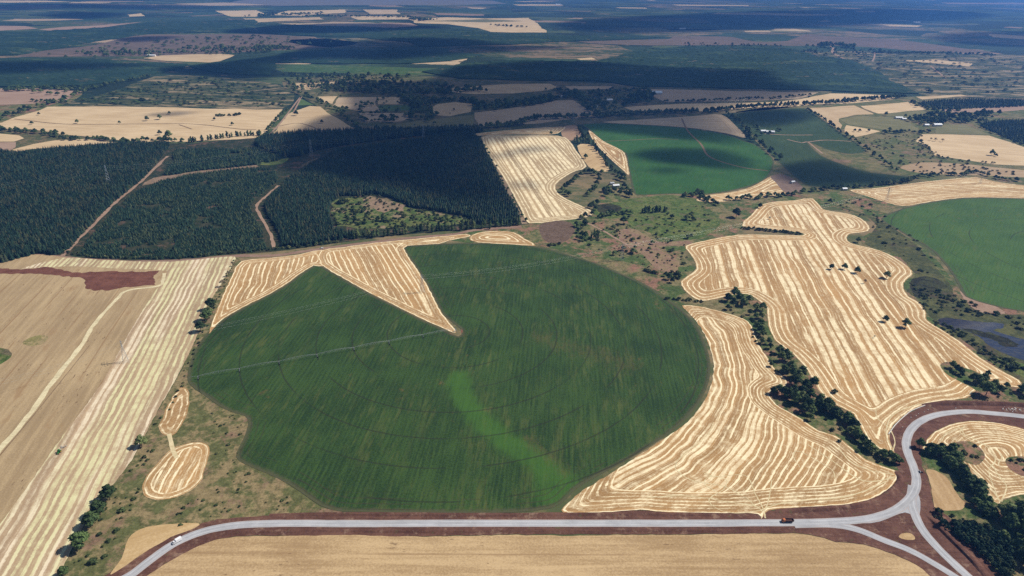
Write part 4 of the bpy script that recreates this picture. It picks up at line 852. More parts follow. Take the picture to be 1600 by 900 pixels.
# wooded strip between the two stubble fields
strip = [(1148, 465, 1.25), (1137, 471), (1155, 472, 1.1), (1170, 474, 1.1), (1162, 478), (1146, 479, .9), (1137, 484, .7), (1181, 485), (1191, 485, 1.05), (1172, 492, .6), (1181, 498, .8), (1189, 498, .8), (1188, 509, .9), (1184, 515, .8), (1188, 521, .9), (1192, 526, .8), (1191, 537, .7), (1201, 538, .7), (1203, 545, .7), (1217, 553), (1221, 564), (1231, 564, 1.05), (1228, 557, .9),
         (1234, 580, 1.05), (1225, 583, .9), (1205, 573, .55), (1239, 590), (1252, 589, 1.1), (1246, 592), (1243, 602, 1.05), (1270, 604, 1.1), (1259, 609, 1.1), (1239, 618, 1.1), (1217, 613, .9), (1208, 616, .8), (1225, 620, 1.1), (1233, 622), (1252, 618, 1.1), (1241, 631, 1.2), (1250, 629, 1.1), (1265, 624, 1.1), (1257, 633, 1.1), (1292, 636), (1280, 632), (1265, 638, 1.0), (1279, 640, 1.05), (1296, 641), (1255, 644, .9), (1266, 647, .9), (1288, 645)]
pts('broadleaf_tree', strip, 'dark bushy tree in the wooded strip between the two striped stubble fields', 'trees of the wooded strip between the stubble fields')
row('broadleaf_tree', [(1292, 640), (1310, 650), (1325, 664), (1340, 682), (1352, 697), (1376, 714), (1400, 726)], 30, 8.5, 8, 'dark bushy tree in the tail of the wooded strip running down to the road bend', 'trees of the strip tail by the road bend', 2.2)
row('shrub', [(1140, 484), (1175, 505), (1182, 535), (1200, 550), (1225, 590), (1240, 600), (1290, 650), (1320, 685), (1380, 725)], 34, 2.4, 4.2, 'low shrub along the foot of the wooded strip between the stubble fields', 'shrubs along the wooded strip', 4)
# hedge in the notch of the large stubble
row('shrub', [(1160, 358), (1180, 359), (1210, 362), (1235, 365), (1250, 367)], 34, 4.2, 5.5, 'shrub of the narrow dark hedge poking into the large stubble', 'shrubs of the narrow hedge in the stubble notch', 1.6)
row('shrub', [(1040, 466), (1055, 468), (1070, 470), (1086, 471), (1100, 471)], 14, 3.4, 5, 'shrub of the low hedge between the crop circle and the stubble tip', 'shrubs of the low hedge by the crop circle', 1.4)
pts('broadleaf_tree', [(1045, 437, .9), (1050, 442, .75), (1062, 434, .6), (1040, 432, .6)], 'dark tree in the small clump at the western tip of the large stubble', 'trees of the clump at the stubble tip')
row('shrub', [(1004, 422), (1014, 425), (1026, 428)], 9, 4, 6, 'dark shrub of the short hedge north east of the crop circle', 'shrubs of the short hedge by the crop circle', 1.5)
row('shrub', [(855, 384), (868, 383), (877, 381)], 8, 3.2, 5, 'shrub of the little hedge at the top of the crop circle', 'shrubs of the little hedge at the crop circle top', 1)
pts('broadleaf_tree', [(900, 354, .8), (904, 364, .9), (909, 370, .9), (915, 372, 1.0), (902, 374, .6)], 'dark round tree in the clump beside the slim poplars on the rough slope', 'round trees beside the slim poplars')
pts('tall_tree', [(924, 374, .8), (928, 372, .95), (931, 374, .9), (934, 374, .75)], 'slim dark poplar in the tight clump on the rough slope', 'slim poplars on the rough slope', (16, 4))
row('broadleaf_tree', [(934, 340), (950, 337), (968, 335), (985, 334)], 16, 7, 8, 'dark tree in the damp thicket below the upper farm clump', 'trees of the damp thicket', 4)
row('tall_tree', [(1003, 333), (1018, 332), (1032, 331), (1042, 331)], 15, 11, 5, 'tall dark tree of the dense row on the wet meadow edge', 'tall row on the wet meadow edge', 2.5)
# farm clump with the ring of trees
clump = [(907, 276), (913, 272), (920, 271), (926, 271), (930, 274), (935, 278), (900, 280), (897, 284), (892, 288), (887, 291), (882, 295), (879, 300), (885, 304), (889, 307), (936, 284), (932, 290), (930, 296), (926, 299), (921, 303), (918, 306), (944, 300), (949, 298), (952, 303), (946, 306), (962, 272), (968, 275), (974, 278), (970, 282), (965, 280), (976, 284), (975, 294), (980, 299), (972, 300), (968, 304), (978, 306), (984, 308), (986, 303), (927, 322), (922, 325), (932, 320), (960, 300), (940, 272)]
pts('broadleaf_tree', clump, 'dark tree in the ring shaped farm clump beside the vivid green circle', 'trees of the ring shaped farm clump', (11, 11))
row('tall_tree', [(903, 200), (908, 210), (913, 218), (925, 226), (934, 238), (943, 250), (950, 260), (957, 268)], 34, 13, 5.5, 'dark conifer of the belt between tan paddock and vivid green circle', 'conifers of the belt by the vivid green circle', 2.5)
pts('tall_tree', [(898, 222, .9), (903, 224), (907, 221), (912, 224), (916, 219, 1.1), (921, 222), (910, 216), (918, 214), (901, 219)], 'dark conifer in the thick block at the head of the tan paddock', 'conifers of the block by the tan paddock', (15, 7))
row('broadleaf_tree', [(1063, 306), (1075, 308), (1085, 306), (1095, 302), (1100, 310), (1115, 318), (1125, 320)], 24, 8, 9, 'dark tree of the thicket at the foot of the vivid green circle', 'trees of the thicket below the vivid green circle', 4)
row('broadleaf_tree', [(1134, 312), (1150, 313), (1165, 309), (1180, 312), (1200, 307), (1215, 308), (1230, 306), (1245, 304)], 24, 8, 8.5, 'dark tree in the line along the north edge of the large stubble', 'trees north of the large stubble', 2)
row('broadleaf_tree', [(1250, 302), (1280, 298), (1307, 294), (1340, 293), (1370, 290), (1400, 287), (1420, 284), (1432, 278)], 36, 8, 9, 'dark tree of the hedgerow below the shaded orchard rows', 'hedgerow trees below the orchard', 2.5)
row('broadleaf_tree', [(1440, 277), (1470, 274), (1500, 274), (1525, 270), (1540, 275), (1562, 281), (1600, 285)], 34, 7.5, 8.5, 'dark tree of the hedgerow along the pale stubble above the bright green circle', 'hedgerow trees above the bright green circle', 3)
row('shrub', [(1420, 268), (1480, 266), (1530, 264), (1560, 270), (1600, 272)], 40, 3.5, 6, 'shrub on the dry bank behind the hedgerow', 'shrubs on the dry bank', 14)
scatter('shrub', [(1445, 800), (1480, 800), (1530, 810), (1560, 830), (1590, 860), (1600, 900), (1560, 900), (1500, 850), (1465, 812)], 60, 2.2, 3.6, 'low shrub on the dry ground between road fork and young pine stand', 'shrubs by the road fork', .5)
scatter('broadleaf_tree', [(930, 325), (985, 330), (1000, 345), (1060, 330), (1100, 325), (1130, 340), (1080, 372), (1070, 400), (1055, 440), (1010, 428), (960, 400), (900, 380), (895, 350)], 46, 6, 7, 'small dark tree scattered over the rough valley between the crop circle and the upper fields', 'trees of the rough valley', .5)
# bend corner, lower east
row('broadleaf_tree', [(1447, 712), (1456, 709), (1470, 708), (1482, 712), (1488, 722), (1497, 735), (1508, 748), (1516, 762), (1526, 775), (1538, 788)], 44, 9.5, 9, 'dark tree of the dense belt between the grass plot and the looped stubble', 'trees of the dense belt by the looped stubble', 3.2)
row('broadleaf_tree', [(1530, 792), (1540, 802), (1548, 812)], 7, 7, 8, 'dark tree at the low end of the belt, below the looped stubble', 'trees at the low end of the belt', 2.5)
pts('broadleaf_tree', [(1570, 812, 1.35), (1582, 820, 1.5), (1597, 815, 1.6), (1610, 822, 1.5), (1592, 806, 1.3), (1575, 828, 1.25), (1604, 838, 1.4), (1618, 806, 1.3)], 'huge dark spreading tree in the corner below the looped stubble', 'huge trees of the lower corner', (12, 10.5))
pts('broadleaf_tree', [(1588, 858, .9), (1599, 862, 1.1), (1608, 872, 1.1), (1594, 874, .9), (1603, 886, 1.0), (1616, 890, 1.1), (1612, 858), (1600, 850, .8), (1566, 842, .8)], 'mid green tree along the picture edge beside the young pine stand', 'trees beside the young pine stand', (11, 10))
scatter('shrub', [(1492, 697), (1515, 693), (1530, 702), (1532, 716), (1510, 716), (1494, 706)], 9, 2.4, 3.9, 'small round bush on the bare island inside the looped stubble', 'bushes on the bare island in the looped stubble', .2)
scatter('shrub', [(1574, 720), (1590, 718), (1606, 722), (1602, 738), (1584, 732)], 8, 2.4, 3.6, 'small bush on the second bare island cut by the picture edge', 'bushes on the second bare island', .2)
pts('broadleaf_tree', [(1488, 576, .8), (1494, 581, .75), (1500, 585, .8), (1503, 589, .5)], 'small dark tree in the little island poking into the stubble from the pond side', 'trees of the small island in the stubble')
pts('broadleaf_tree', [(1520, 597, .9), (1527, 600, 1.0), (1536, 597, .9), (1542, 588, .6), (1553, 606, .8), (1561, 614, .8), (1572, 606, .6)], 'dark tree in the cluster above the earth bank, north of the largest one', 'trees above the earth bank')
scatter('shrub', [(1545, 596), (1600, 612), (1600, 627), (1560, 626), (1535, 606)], 16, 2.2, 4, 'low shrub on the bare ground above the earth bank', 'shrubs above the earth bank')
pts('broadleaf_tree', [(1597, 614, .95), (1604, 620, .9)], 'dark tree at the picture edge above the earth bank', 'edge trees above the earth bank')
scatter('shrub', [(1425, 445), (1490, 460), (1560, 492), (1610, 500), (1610, 520), (1560, 505), (1500, 497), (1450, 490), (1430, 465)], 110, 2.0, 4.2, 'low dark shrub in the marsh between the stubble and the bright green circle', 'shrubs of the marsh', .6)
scatter('shrub', [(1455, 500), (1500, 515), (1545, 545), (1600, 570), (1610, 590), (1560, 575), (1510, 535), (1460, 510)], 90, 2.0, 4.0, 'low dark shrub between the pond and the large stubble', 'shrubs below the pond', .6)
pts('broadleaf_tree', [(1340, 379, .75), (1296, 318, .8), (1371, 350, .5)], 'small round tree on the rough grass east of the large stubble', 'round trees east of the stubble')
scatter('shrub', [(1290, 310), (1350, 310), (1390, 340), (1460, 400), (1480, 440), (1430, 430), (1400, 395), (1360, 375), (1365, 350), (1310, 325)], 80, 1.8, 3.8, 'low shrub on the rough grass between the large stubble and the bright green circle', 'shrubs east of the large stubble', .7)
scatter('shrub', [(940, 345), (1000, 355), (1060, 372), (1075, 390), (1080, 420), (1058, 440), (1010, 420), (950, 395), (900, 385), (930, 360)], 130, 1.8, 3.2, 'low shrub dotted over the rough slope between the wet meadow and the crop circle', 'shrubs of the rough slope', .7)
scatter('shrub', [(985, 345), (1100, 320), (1120, 345), (1080, 373), (1020, 362)], 50, 1.6, 4.0, 'low grey green rush clump on the wet meadow', 'rush clumps on the wet meadow', .5)
scatter('shrub', [(240, 690), (200, 740), (165, 790), (130, 830), (115, 880), (160, 880), (215, 800), (225, 740), (250, 680)], 40, 1.4, 2.6, 'small weed bush on the verge beside the pale swaths', 'weed bushes by the swaths', .6)
scatter('shrub', [(330, 630), (385, 660), (370, 720), (460, 775), (520, 800), (330, 812), (250, 830), (320, 760), (335, 690)], 60, 1.0, 2.4, 'small weed tuft on the verge between the stubble islands and the crop circle', 'weed tufts by the stubble islands', .5)
row('shrub', [(366, 405), (355, 432), (344, 460), (330, 490), (316, 520), (300, 560), (285, 600), (262, 640), (238, 672)], 44, 2.0, 3.0, 'small shrub of the hedge line beside the pale swaths', 'shrubs of the hedge line by the swaths', 1.6)
row('shrub', [(0, 393), (40, 393), (80, 391), (115, 396), (140, 402), (180, 402), (230, 404), (285, 403), (340, 397), (400, 392), (470, 386), (540, 377)], 80, 3.6, 5, 'round shrub on the front edge of the pine plantations above the track', 'shrubs on the plantation front edge', 2)
row('tall_tree', [(540, 374), (575, 371), (610, 368), (650, 363), (690, 361), (740, 358), (790, 354), (815, 350)], 46, 13, 5.5, 'tall dark tree of the wall along the track above the crop circle', 'tall trees above the crop circle', 3)
row('broadleaf_tree', [(748, 213), (762, 240), (780, 276), (796, 306), (812, 336), (822, 348)], 34, 6, 6.5, 'bushy tree on the edge between dark plantation and striped upper stubble', 'edge trees by the upper stubble', 2)
scatter('broadleaf_tree', [(520, 330), (545, 318), (600, 336), (700, 340), (720, 348), (620, 354), (530, 352)], 46, 5, 5, 'light green bushy tree in the weedy clearing of the plantation', 'bushy trees in the weedy clearing', .5)
scatter('shrub', [(516, 328), (532, 308), (580, 304), (634, 321), (700, 334), (742, 346), (690, 355), (600, 358), (522, 356)], 240, 2.8, 4.6, 'light green bush in the weedy clearing of the plantation', 'bushes of the weedy clearing', .6)
# upper land: rows and clusters
row('tall_tree', [(293, 223), (320, 220), (350, 216), (380, 213), (410, 212)], 26, 13, 6.5, 'tall poplar of the row below the pale upper field', 'poplars below the pale upper field', 3)
row('broadleaf_tree', [(-10, 203), (30, 207), (60, 209), (90, 213), (120, 219), (150, 218), (190, 223), (215, 223), (240, 221), (290, 223)], 90, 10, 10, 'dark tree of the thicket between the pale upper field and the small pale one', 'trees of the upper thicket', 7)
row('shrub', [(336, 182), (350, 181), (365, 181), (376, 179)], 16, 6, 9, 'shrub of the oval thicket in the pale upper field', 'shrubs of the oval thicket', 4)
row('broadleaf_tree', [(416, 212), (424, 198), (433, 187), (448, 172)], 22, 9, 9, 'dark tree of the hedge along the dirt track by the pale upper field', 'hedge trees along the upper dirt track', 3)
far_g = 'trees of the far hedgerows'
far_l = 'tiny dark tree of the hedgerows among the far shaded fields'
for P_, n, h, w, sp in [
  ([(450, 127), (462, 143), (487, 155), (510, 165), (530, 177), (550, 192), (562, 207)], 60, 12, 11, 7), ([(-10, 190), (25, 178), (62, 167), (100, 157), (135, 142), (175, 132), (237, 121)], 60, 12, 13, 8),
  ([(750, 200), (800, 197), (830, 188), (860, 186), (900, 184), (950, 182), (1000, 179), (1085, 176)], 230, 13, 10, 8), ([(1095, 177), (1130, 173), (1200, 167), (1300, 162), (1350, 157), (1412, 153)], 240, 13, 9, 7),
  ([(1135, 178), (1150, 190), (1160, 198), (1175, 217), (1190, 228), (1205, 240), (1217, 252)], 40, 12, 10, 4), ([(1260, 172), (1282, 185), (1305, 201), (1320, 212), (1340, 224), (1362, 241), (1387, 258), (1400, 270)], 46, 9, 8, 3),
  ([(520, 143), (560, 142), (600, 146), (650, 145), (700, 143), (760, 142)], 110, 13, 12, 22), ([(625, 150), (640, 160), (655, 168), (670, 172), (676, 184), (660, 191)], 50, 11, 11, 10), ([(670, 160), (700, 158), (735, 157), (750, 165), (765, 172)], 50, 12, 12, 12), ([(750, 170), (790, 166), (820, 165), (850, 161), (868, 152)], 60, 12, 12, 12),
  ([(895, 150), (910, 162), (930, 178), (945, 185)], 40, 12, 11, 8), ([(985, 165), (990, 156), (1000, 150), (1010, 150), (1012, 162)], 46, 16, 14, 14), ([(860, 142), (875, 141), (900, 146), (950, 144), (1000, 142)], 50, 11, 11, 14), ([(1040, 160), (1100, 158), (1150, 156), (1200, 155), (1270, 150)], 60, 9, 10, 9),
  ([(1425, 190), (1440, 188), (1455, 195), (1480, 186), (1500, 184), (1530, 183), (1550, 178)], 70, 15, 12, 16), ([(1420, 160), (1445, 168), (1470, 176), (1500, 172)], 30, 10, 11, 9), ([(1385, 210), (1400, 206), (1440, 208), (1450, 206)], 24, 9, 10, 8), ([(1530, 192), (1540, 202), (1570, 215), (1600, 228)], 30, 8, 8, 5), ([(1430, 222), (1450, 232), (1465, 245), (1500, 251), (1560, 257)], 30, 5, 6, 5),
  ([(460, 140), (500, 137), (545, 132), (600, 133), (660, 135)], 80, 13, 12, 26), ([(570, 165), (560, 182), (575, 190), (600, 190), (620, 187)], 20, 9, 10, 8), ([(1180, 197), (1190, 206), (1200, 211), (1220, 204)], 10, 8, 9, 10), ([(840, 150), (870, 155), (900, 150), (930, 164), (940, 172)], 40, 10, 10, 16), ([(590, 204), (640, 207), (700, 204), (745, 201)], 60, 13, 9, 6),
  ([(150, 86), (180, 84), (215, 84), (240, 86)], 70, 14, 16, 60), ([(300, 78), (360, 78), (400, 76)], 40, 16, 16, 40), ([(400, 78), (430, 75), (440, 78)], 60, 16, 18, 30), ([(1270, 74), (1310, 72), (1330, 76)], 40, 22, 22, 30), ([(1370, 83), (1450, 84), (1560, 87)], 90, 12, 16, 40), ([(0, 142), (40, 141), (90, 139), (130, 141)], 50, 12, 14, 14),
  ([(480, 27), (520, 26), (640, 28), (660, 33)], 90, 18, 24, 60), ([(400, 26), (440, 24), (500, 22)], 60, 18, 24, 60), ([(60, 146), (75, 147), (95, 148)], 6, 12, 14, 14), ([(60, 158), (80, 160), (100, 162)], 20, 8, 10, 14), ([(770, 40), (800, 42), (820, 43)], 24, 14, 18, 20), ([(640, 30), (660, 33), (680, 31)], 24, 16, 18, 40)]:
    row('broadleaf_tree', P_, n, h, w, far_l, far_g, sp)
pts('broadleaf_tree', [(1335, 206, .8), (1343, 206, .8), (1357, 206, .8)], 'small tree of the three in the little pale field beside the orchard', 'three trees in the little pale field', (12, 11))
pts('sparse_tree', [(1454, 220), (1461, 221), (1472, 222)], 'thin tree of the three at the upper end of the large tan field', 'thin trees of the large tan field', (10, 8))
pts('broadleaf_tree', [(1556, 245, .7), (1553, 243, .5)], 'smaller tree beside the taller one in the large tan field', 'smaller trees of the large tan field')
scatter('shrub', [(1340, 215), (1440, 210), (1460, 245), (1540, 258), (1440, 262), (1400, 255), (1360, 232)], 120, 2.6, 5, 'tiny shrub dotted over the green pasture beside the large tan field', 'shrubs of the green pasture', .6)
scatter('broadleaf_tree', [(455, 126), (640, 126), (760, 150), (660, 205), (560, 205), (500, 150)], 60, 8, 9, far_l, far_g, .5)
scatter('broadleaf_tree', [(1280, 86), (1600, 92), (1620, 150), (1450, 146), (1370, 112)], 260, 6, 13, far_l, far_g, .5)
scatter('broadleaf_tree', [(100, 164), (190, 140), (300, 120), (400, 130), (455, 152), (440, 168), (250, 164)], 300, 4.5, 10, far_l, far_g, .5)
scatter('broadleaf_tree', [(60, 86), (150, 74), (230, 60), (400, 56), (540, 64), (400, 82)], 160, 9, 18, far_l, far_g, .5)

for px_, n_ in (([(455, 126), (470, 124), (600, 128), (700, 132), (760, 140), (700, 150), (630, 150), (540, 146), (500, 140)], 260), ([(560, 150), (640, 152), (660, 175), (650, 190), (600, 192), (565, 180)], 50), ([(640, 152), (680, 155), (668, 172), (655, 180), (640, 168)], 80), ([(735, 158), (800, 160), (860, 152), (870, 160), (800, 168), (742, 174)], 110), ([(868, 146), (960, 142), (1000, 150), (980, 168), (940, 180), (900, 158)], 120),
                ([(1000, 138), (1010, 136), (1020, 152), (1000, 160), (985, 156)], 60), ([(1425, 182), (1500, 178), (1560, 182), (1540, 192), (1470, 194), (1430, 200)], 90), ([(250, 84), (400, 74), (450, 74), (440, 82), (350, 86)], 120), ([(440, 116), (520, 116), (640, 118), (640, 126), (460, 124)], 140), ([(1190, 84), (1280, 76), (1340, 74), (1400, 84), (1290, 88)], 110), ([(1060, 68), (1180, 70), (1240, 72), (1180, 75), (1070, 74)], 60)):
    scatter('broadleaf_tree', px_, n_, 10, 11, far_l, far_g, .5)
# ------------------------------------------------------------------ plantations (points)
def plantation(px, sp, kind, h, var, label, group, gap=0.0, jit=.28, skip=()):
    P = world_poly(px, 2); q = grid_in(P, sp, 0, jit)
    for S_ in skip: q = q[~inside(q, world_poly(S_, 2))]
    W0 = KINDS[kind][1] / KINDS[kind][0]
    for a, b in q:
        n = mnoise.noise((a / 45, b / 45, 2.2)) + .5 * mnoise.noise((a / 14, b / 14, 5.5))
        if n < -1 + gap: continue
        k = 1 + var * (n * .5 + rng.uniform(-.5, .5)); PLANTS.append((kind, a, b, h * k, h * W0 * (.9 + .3 * rng.random()) * (k ** .5), label, group))
track_gap = [[(98, 402), (146, 347), (183, 312), (213, 288), (243, 260), (258, 240), (268, 246), (250, 264), (222, 290), (192, 315), (158, 350), (120, 388), (112, 402)]]
fork_gap = [[(416, 392), (411, 362), (395, 337), (393, 317), (410, 302), (434, 284), (445, 290), (424, 308), (414, 322), (418, 338), (434, 362), (440, 390)]]
clear_gap = [[(514, 326), (528, 308), (560, 306), (580, 304), (612, 310), (632, 322), (700, 333), (742, 345), (700, 354), (600, 358), (525, 356)]]
plantation(P1, 3.9, 'pine_tree', 9.6, .5, 'tall dark pine of the mature plantation west of the dirt track', 'pines of the mature plantation', skip=track_gap)
plantation(P2, 3.5, 'young_pine', 4.7, .55, 'young pine of the dense plantation between the two dirt tracks', 'young pines between the dirt tracks', gap=.60, skip=track_gap + fork_gap)
plantation(P2b, 4.6, 'young_pine', 7, .4, 'young pine of the block beyond the bare firebreak', 'young pines beyond the firebreak', gap=.5)
plantation(P3, 4.1, 'pine_tree', 9.8, .3, 'dark pine of the cloud shaded plantation beside the striped upper stubble', 'pines of the shaded plantation', skip=fork_gap + clear_gap)
plantation(BELT, 6.0, 'pine_tree', 16, .3, 'dark pine of the belt between the plantation and the upper fields', 'pines of the upper belt')
plantation([(1484, 822), (1500, 815), (1515, 817), (1545, 828), (1572, 844), (1580, 872), (1586, 895), (1562, 903), (1540, 874), (1506, 848)], 3.3, 'bushy_pine', 5.6, .45, 'young pine of the dense stand below the huge corner trees by the road fork', 'young pines by the road fork')
pts('bushy_pine', [(1470, 822, 1.15), (1476, 822, 1.0), (1480, 829, .9), (1473, 819, .9), (1490, 832), (1494, 838), (1500, 844)], 'young pine at the western tip of the stand, nearest the road fork', 'tip pines by the road fork', (6.5, 4.5))
plantation([(1532, 193), (1600, 189), (1640, 200), (1640, 240), (1600, 227), (1562, 212)], 8, 'young_pine', 9, .3, 'far pine of the dark block beyond the large tan field', 'far pine blocks')
plantation([(1435, 161), (1500, 156), (1610, 158), (1610, 166), (1512, 170), (1462, 171)], 9, 'young_pine', 9, .3, 'far pine of the dark block beyond the large tan field', 'far pine blocks')

# which plants stand as single objects: the ones that show largest
LIMIT = {'broadleaf_tree': 300, 'tall_tree': 200, 'shrub': 290, 'sparse_tree': 60, 'pine_tree': 290, 'young_pine': 290, 'bushy_pine': 190}
by_kind = {}
for p in PLANTS: by_kind.setdefault(p[0], []).append(p)
def size_px(p):
    d = px_per_m(p[1], p[2]); X = 800 + FOC * p[1] / (p[2] * math.cos(PITCH) + HC * math.sin(PITCH))
    return p[3] * d * (1.0 if -10 < X < 1612 else 0.01) + (1000 if p[6] is None else 0)
rest = {}
for kind, L in by_kind.items():
    H0, W0, crowns, tr = KINDS[kind]
    L.sort(key=lambda p: -size_px(p))
    first = L[:LIMIT[kind]]; rest[kind] = L[LIMIT[kind]:]
    for i, (k, x, y, h, w, lab, grp) in enumerate(first):
        me = crowns[i % len(crowns)]; scl = (w / W0, w / W0 * rng.uniform(.9, 1.1), h / H0); rz = rng.uniform(0, 6.28)
        if kind == 'shrub':
            o = link('shrub', me); o.location = (x, y, .05); o.scale = scl; o.rotation_euler = (0, 0, rz); tag(o, lab, 'shrub', grp)
        else:
            o = empty(kind, (x, y, .05), rz, lab, 'tree', grp); o.scale = scl
            link('crown', me, o); link('trunk', tr, o)

def gn_stuff(name, L, kind, label):
    """all the plants of a mass as one object: points that carry their turn, size and variant"""
    H0, W0, crowns, _ = KINDS[kind]
    me = mesh(name, [(p[1], p[2], .05) for p in L], [])
    n = len(L)
    a = me.attributes.new('turn', 'FLOAT', 'POINT'); a.data.foreach_set('value', nrng.uniform(0, 6.28, n).astype(np.float32))
    a = me.attributes.new('size', 'FLOAT_VECTOR', 'POINT'); a.data.foreach_set('vector', np.array([(p[4] / W0, p[4] / W0, p[3] / H0) for p in L], np.float32).ravel())
    a = me.attributes.new('variant', 'INT', 'POINT'); a.data.foreach_set('value', nrng.integers(0, len(crowns), n).astype(np.int32))
    o = tag(link(name, me), label, None, None, 'stuff')
    ng = bpy.data.node_groups.new(name, 'GeometryNodeTree')
    ng.interface.new_socket('Geometry', in_out='INPUT', socket_type='NodeSocketGeometry'); ng.interface.new_socket('Geometry', in_out='OUTPUT', socket_type='NodeSocketGeometry')
    N, Lk = ng.nodes, ng.links
    gi, go = N.new('NodeGroupInput'), N.new('NodeGroupOutput'); iop = N.new('GeometryNodeInstanceOnPoints'); g2i = N.new('GeometryNodeGeometryToInstance')
    src = [next(q for q in bpy.data.objects if q.data == me_) for me_ in crowns]
    for q in reversed(src):
        oi = N.new('GeometryNodeObjectInfo'); oi.inputs['Object'].default_value = q; oi.inputs['As Instance'].default_value = False; oi.transform_space = 'ORIGINAL'
        Lk.new(oi.outputs['Geometry'], g2i.inputs[0])
    def named(nm, ty):
        q = N.new('GeometryNodeInputNamedAttribute'); q.data_type = ty; q.inputs[0].default_value = nm; return q.outputs[0]
    cx = N.new('ShaderNodeCombineXYZ'); Lk.new(named('turn', 'FLOAT'), cx.inputs[2])
    e2r = N.new('FunctionNodeEulerToRotation'); Lk.new(cx.outputs[0], e2r.inputs[0])
    iop.inputs['Pick Instance'].default_value = True
    Lk.new(gi.outputs[0], iop.inputs['Points']); Lk.new(g2i.outputs[0], iop.inputs['Instance']); Lk.new(named('variant', 'INT'), iop.inputs['Instance Index'])
    Lk.new(e2r.outputs[0], iop.inputs['Rotation']); Lk.new(named('size', 'FLOAT_VECTOR'), iop.inputs['Scale']); Lk.new(iop.outputs[0], go.inputs[0])
    md = o.modifiers.new('plants', 'NODES'); md.node_group = ng
    return o
gn_stuff('pine_plantation', rest['pine_tree'], 'pine_tree', 'dark mass of tall plantation pines beyond the tracks')
gn_stuff('young_pine_plantation', rest['young_pine'], 'young_pine', 'mass of low young plantation pines between the tracks')
gn_stuff('distant_trees', rest['broadleaf_tree'], 'broadleaf_tree', 'far hedgerow trees and scattered crowns of the upper fields')
if rest['tall_tree']: gn_stuff('distant_tall_trees', rest['tall_tree'], 'tall_tree', 'far tall trees in rows')
if rest['shrub']: gn_stuff('low_shrubs', rest['shrub'], 'shrub', 'small far shrubs dotted over the rough grass')

# ------------------------------------------------------------------ far plantations: bumpy canopies with real height
def m_canopy(name, c1, c2, seed):
    t = T(name, .95, .05); x, y, z = t.pos()
    f = t.noise(x, y, 16.0, detail=4, rough=.7, seed=seed); g = t.noise(x, y, 260.0, 160.0, detail=4, seed=seed + 2); v = t.noise(x, y, 40.0, 12.0, detail=3, rough=.7, seed=seed + 3)
    col = t.mix(t.ss(f * .7 + g * .7 + v * .5, .55, 1.20), c1, c2)
    col = t.mix(t.ss(t.noise(x, y, 300.0, 110.0, detail=6, rough=.7, seed=seed + 7) + (f - .5) * .3, .55, .62) * .85, col, (.050, .080, .034))
    return t.out(t.mix(t.ss(t.noise(x, y, 180.0, 50.0, detail=6, rough=.72, seed=seed + 9) + (f - .5) * .3, .615, .66) * .8, col, (.16, .12, .072)))
M_can = [m_canopy('far_pine_canopy', (.011, .027, .018), (.026, .052, .030), 1), m_canopy('far_pine_canopy_pale', (.016, .036, .021), (.034, .066, .034), 4)]
def canopy(px, h=14.0, step=14.0, mat=0):
    P = densify(world_poly(px, 1), 30 + .012 * G(*px[0])[1], 10 + .004 * G(*px[0])[1]); step = max(step, math.sqrt(area(P) / 30000)); v, f = cdt(P, grid_in(P, step, .4, .4))
    h *= .8
    ed_ = np.clip(seg_dist(v, P) / 60.0, 0, 1)
    zs = [h * (0.35 + .65 * ed_[min(len(ed_) - 1, q_)]) * (0.72 + .5 * rng.random() * rng.random() + .22 * mnoise.noise((a / 70, b / 70, 1.0))) for q_, (a, b) in enumerate(v)]; n = len(v); nb = len(P)
    vs = [(a, b, z) for (a, b), z in zip(v, zs)]; cnt = set()
    for q in f:
        for a, b in zip(q, list(q[1:]) + [q[0]]): cnt.add((a, b))
    fs = [tuple(q) for q in f]
    m = {}
    for a, b in list(cnt):
        if (b, a) not in cnt:
            for k in (a, b):
                if k not in m: m[k] = len(vs); vs.append((v[k][0], v[k][1], .1))
            fs.append((b, a, m[a], m[b]))
    tag(link('far_plantation', mesh('far_plantation', vs, fs, [M_can[mat]])), 'far dark pine plantation seen as one mass', None, None, 'stuff')
canopy([(-60, 94), (0, 92), (50, 90), (150, 93), (250, 98), (300, 101), (290, 106), (230, 119), (185, 128), (120, 135), (-60, 136)], 13)
canopy([(-60, 52), (0, 50), (60, 50), (150, 45), (230, 36), (400, 31), (400, 50), (300, 52), (230, 53), (170, 62), (100, 74), (30, 86), (-60, 90)], 14, 22)
canopy([(660, 113), (730, 99), (800, 95), (930, 97), (1000, 78), (1066, 74), (1180, 74), (1240, 77), (1268, 86), (1330, 95), (1370, 112), (1395, 130), (1435, 147), (1300, 143), (1200, 140), (1100, 138), (1000, 136), (930, 127), (800, 126), (720, 123)], 15, 16)
canopy([(400, 37), (490, 41), (560, 43), (640, 45), (740, 47), (766, 53), (900, 56), (1040, 58), (1000, 61), (900, 64), (800, 70), (660, 73), (640, 66), (560, 59), (480, 56), (400, 52)], 14, 24)
canopy([(440, 84), (520, 78), (640, 80), (760, 86), (700, 96), (640, 100), (520, 100), (440, 98)], 13, 18)
canopy([(300, 103), (380, 92), (440, 86), (436, 98), (420, 118), (380, 116), (320, 112)], 9, 16, 1)

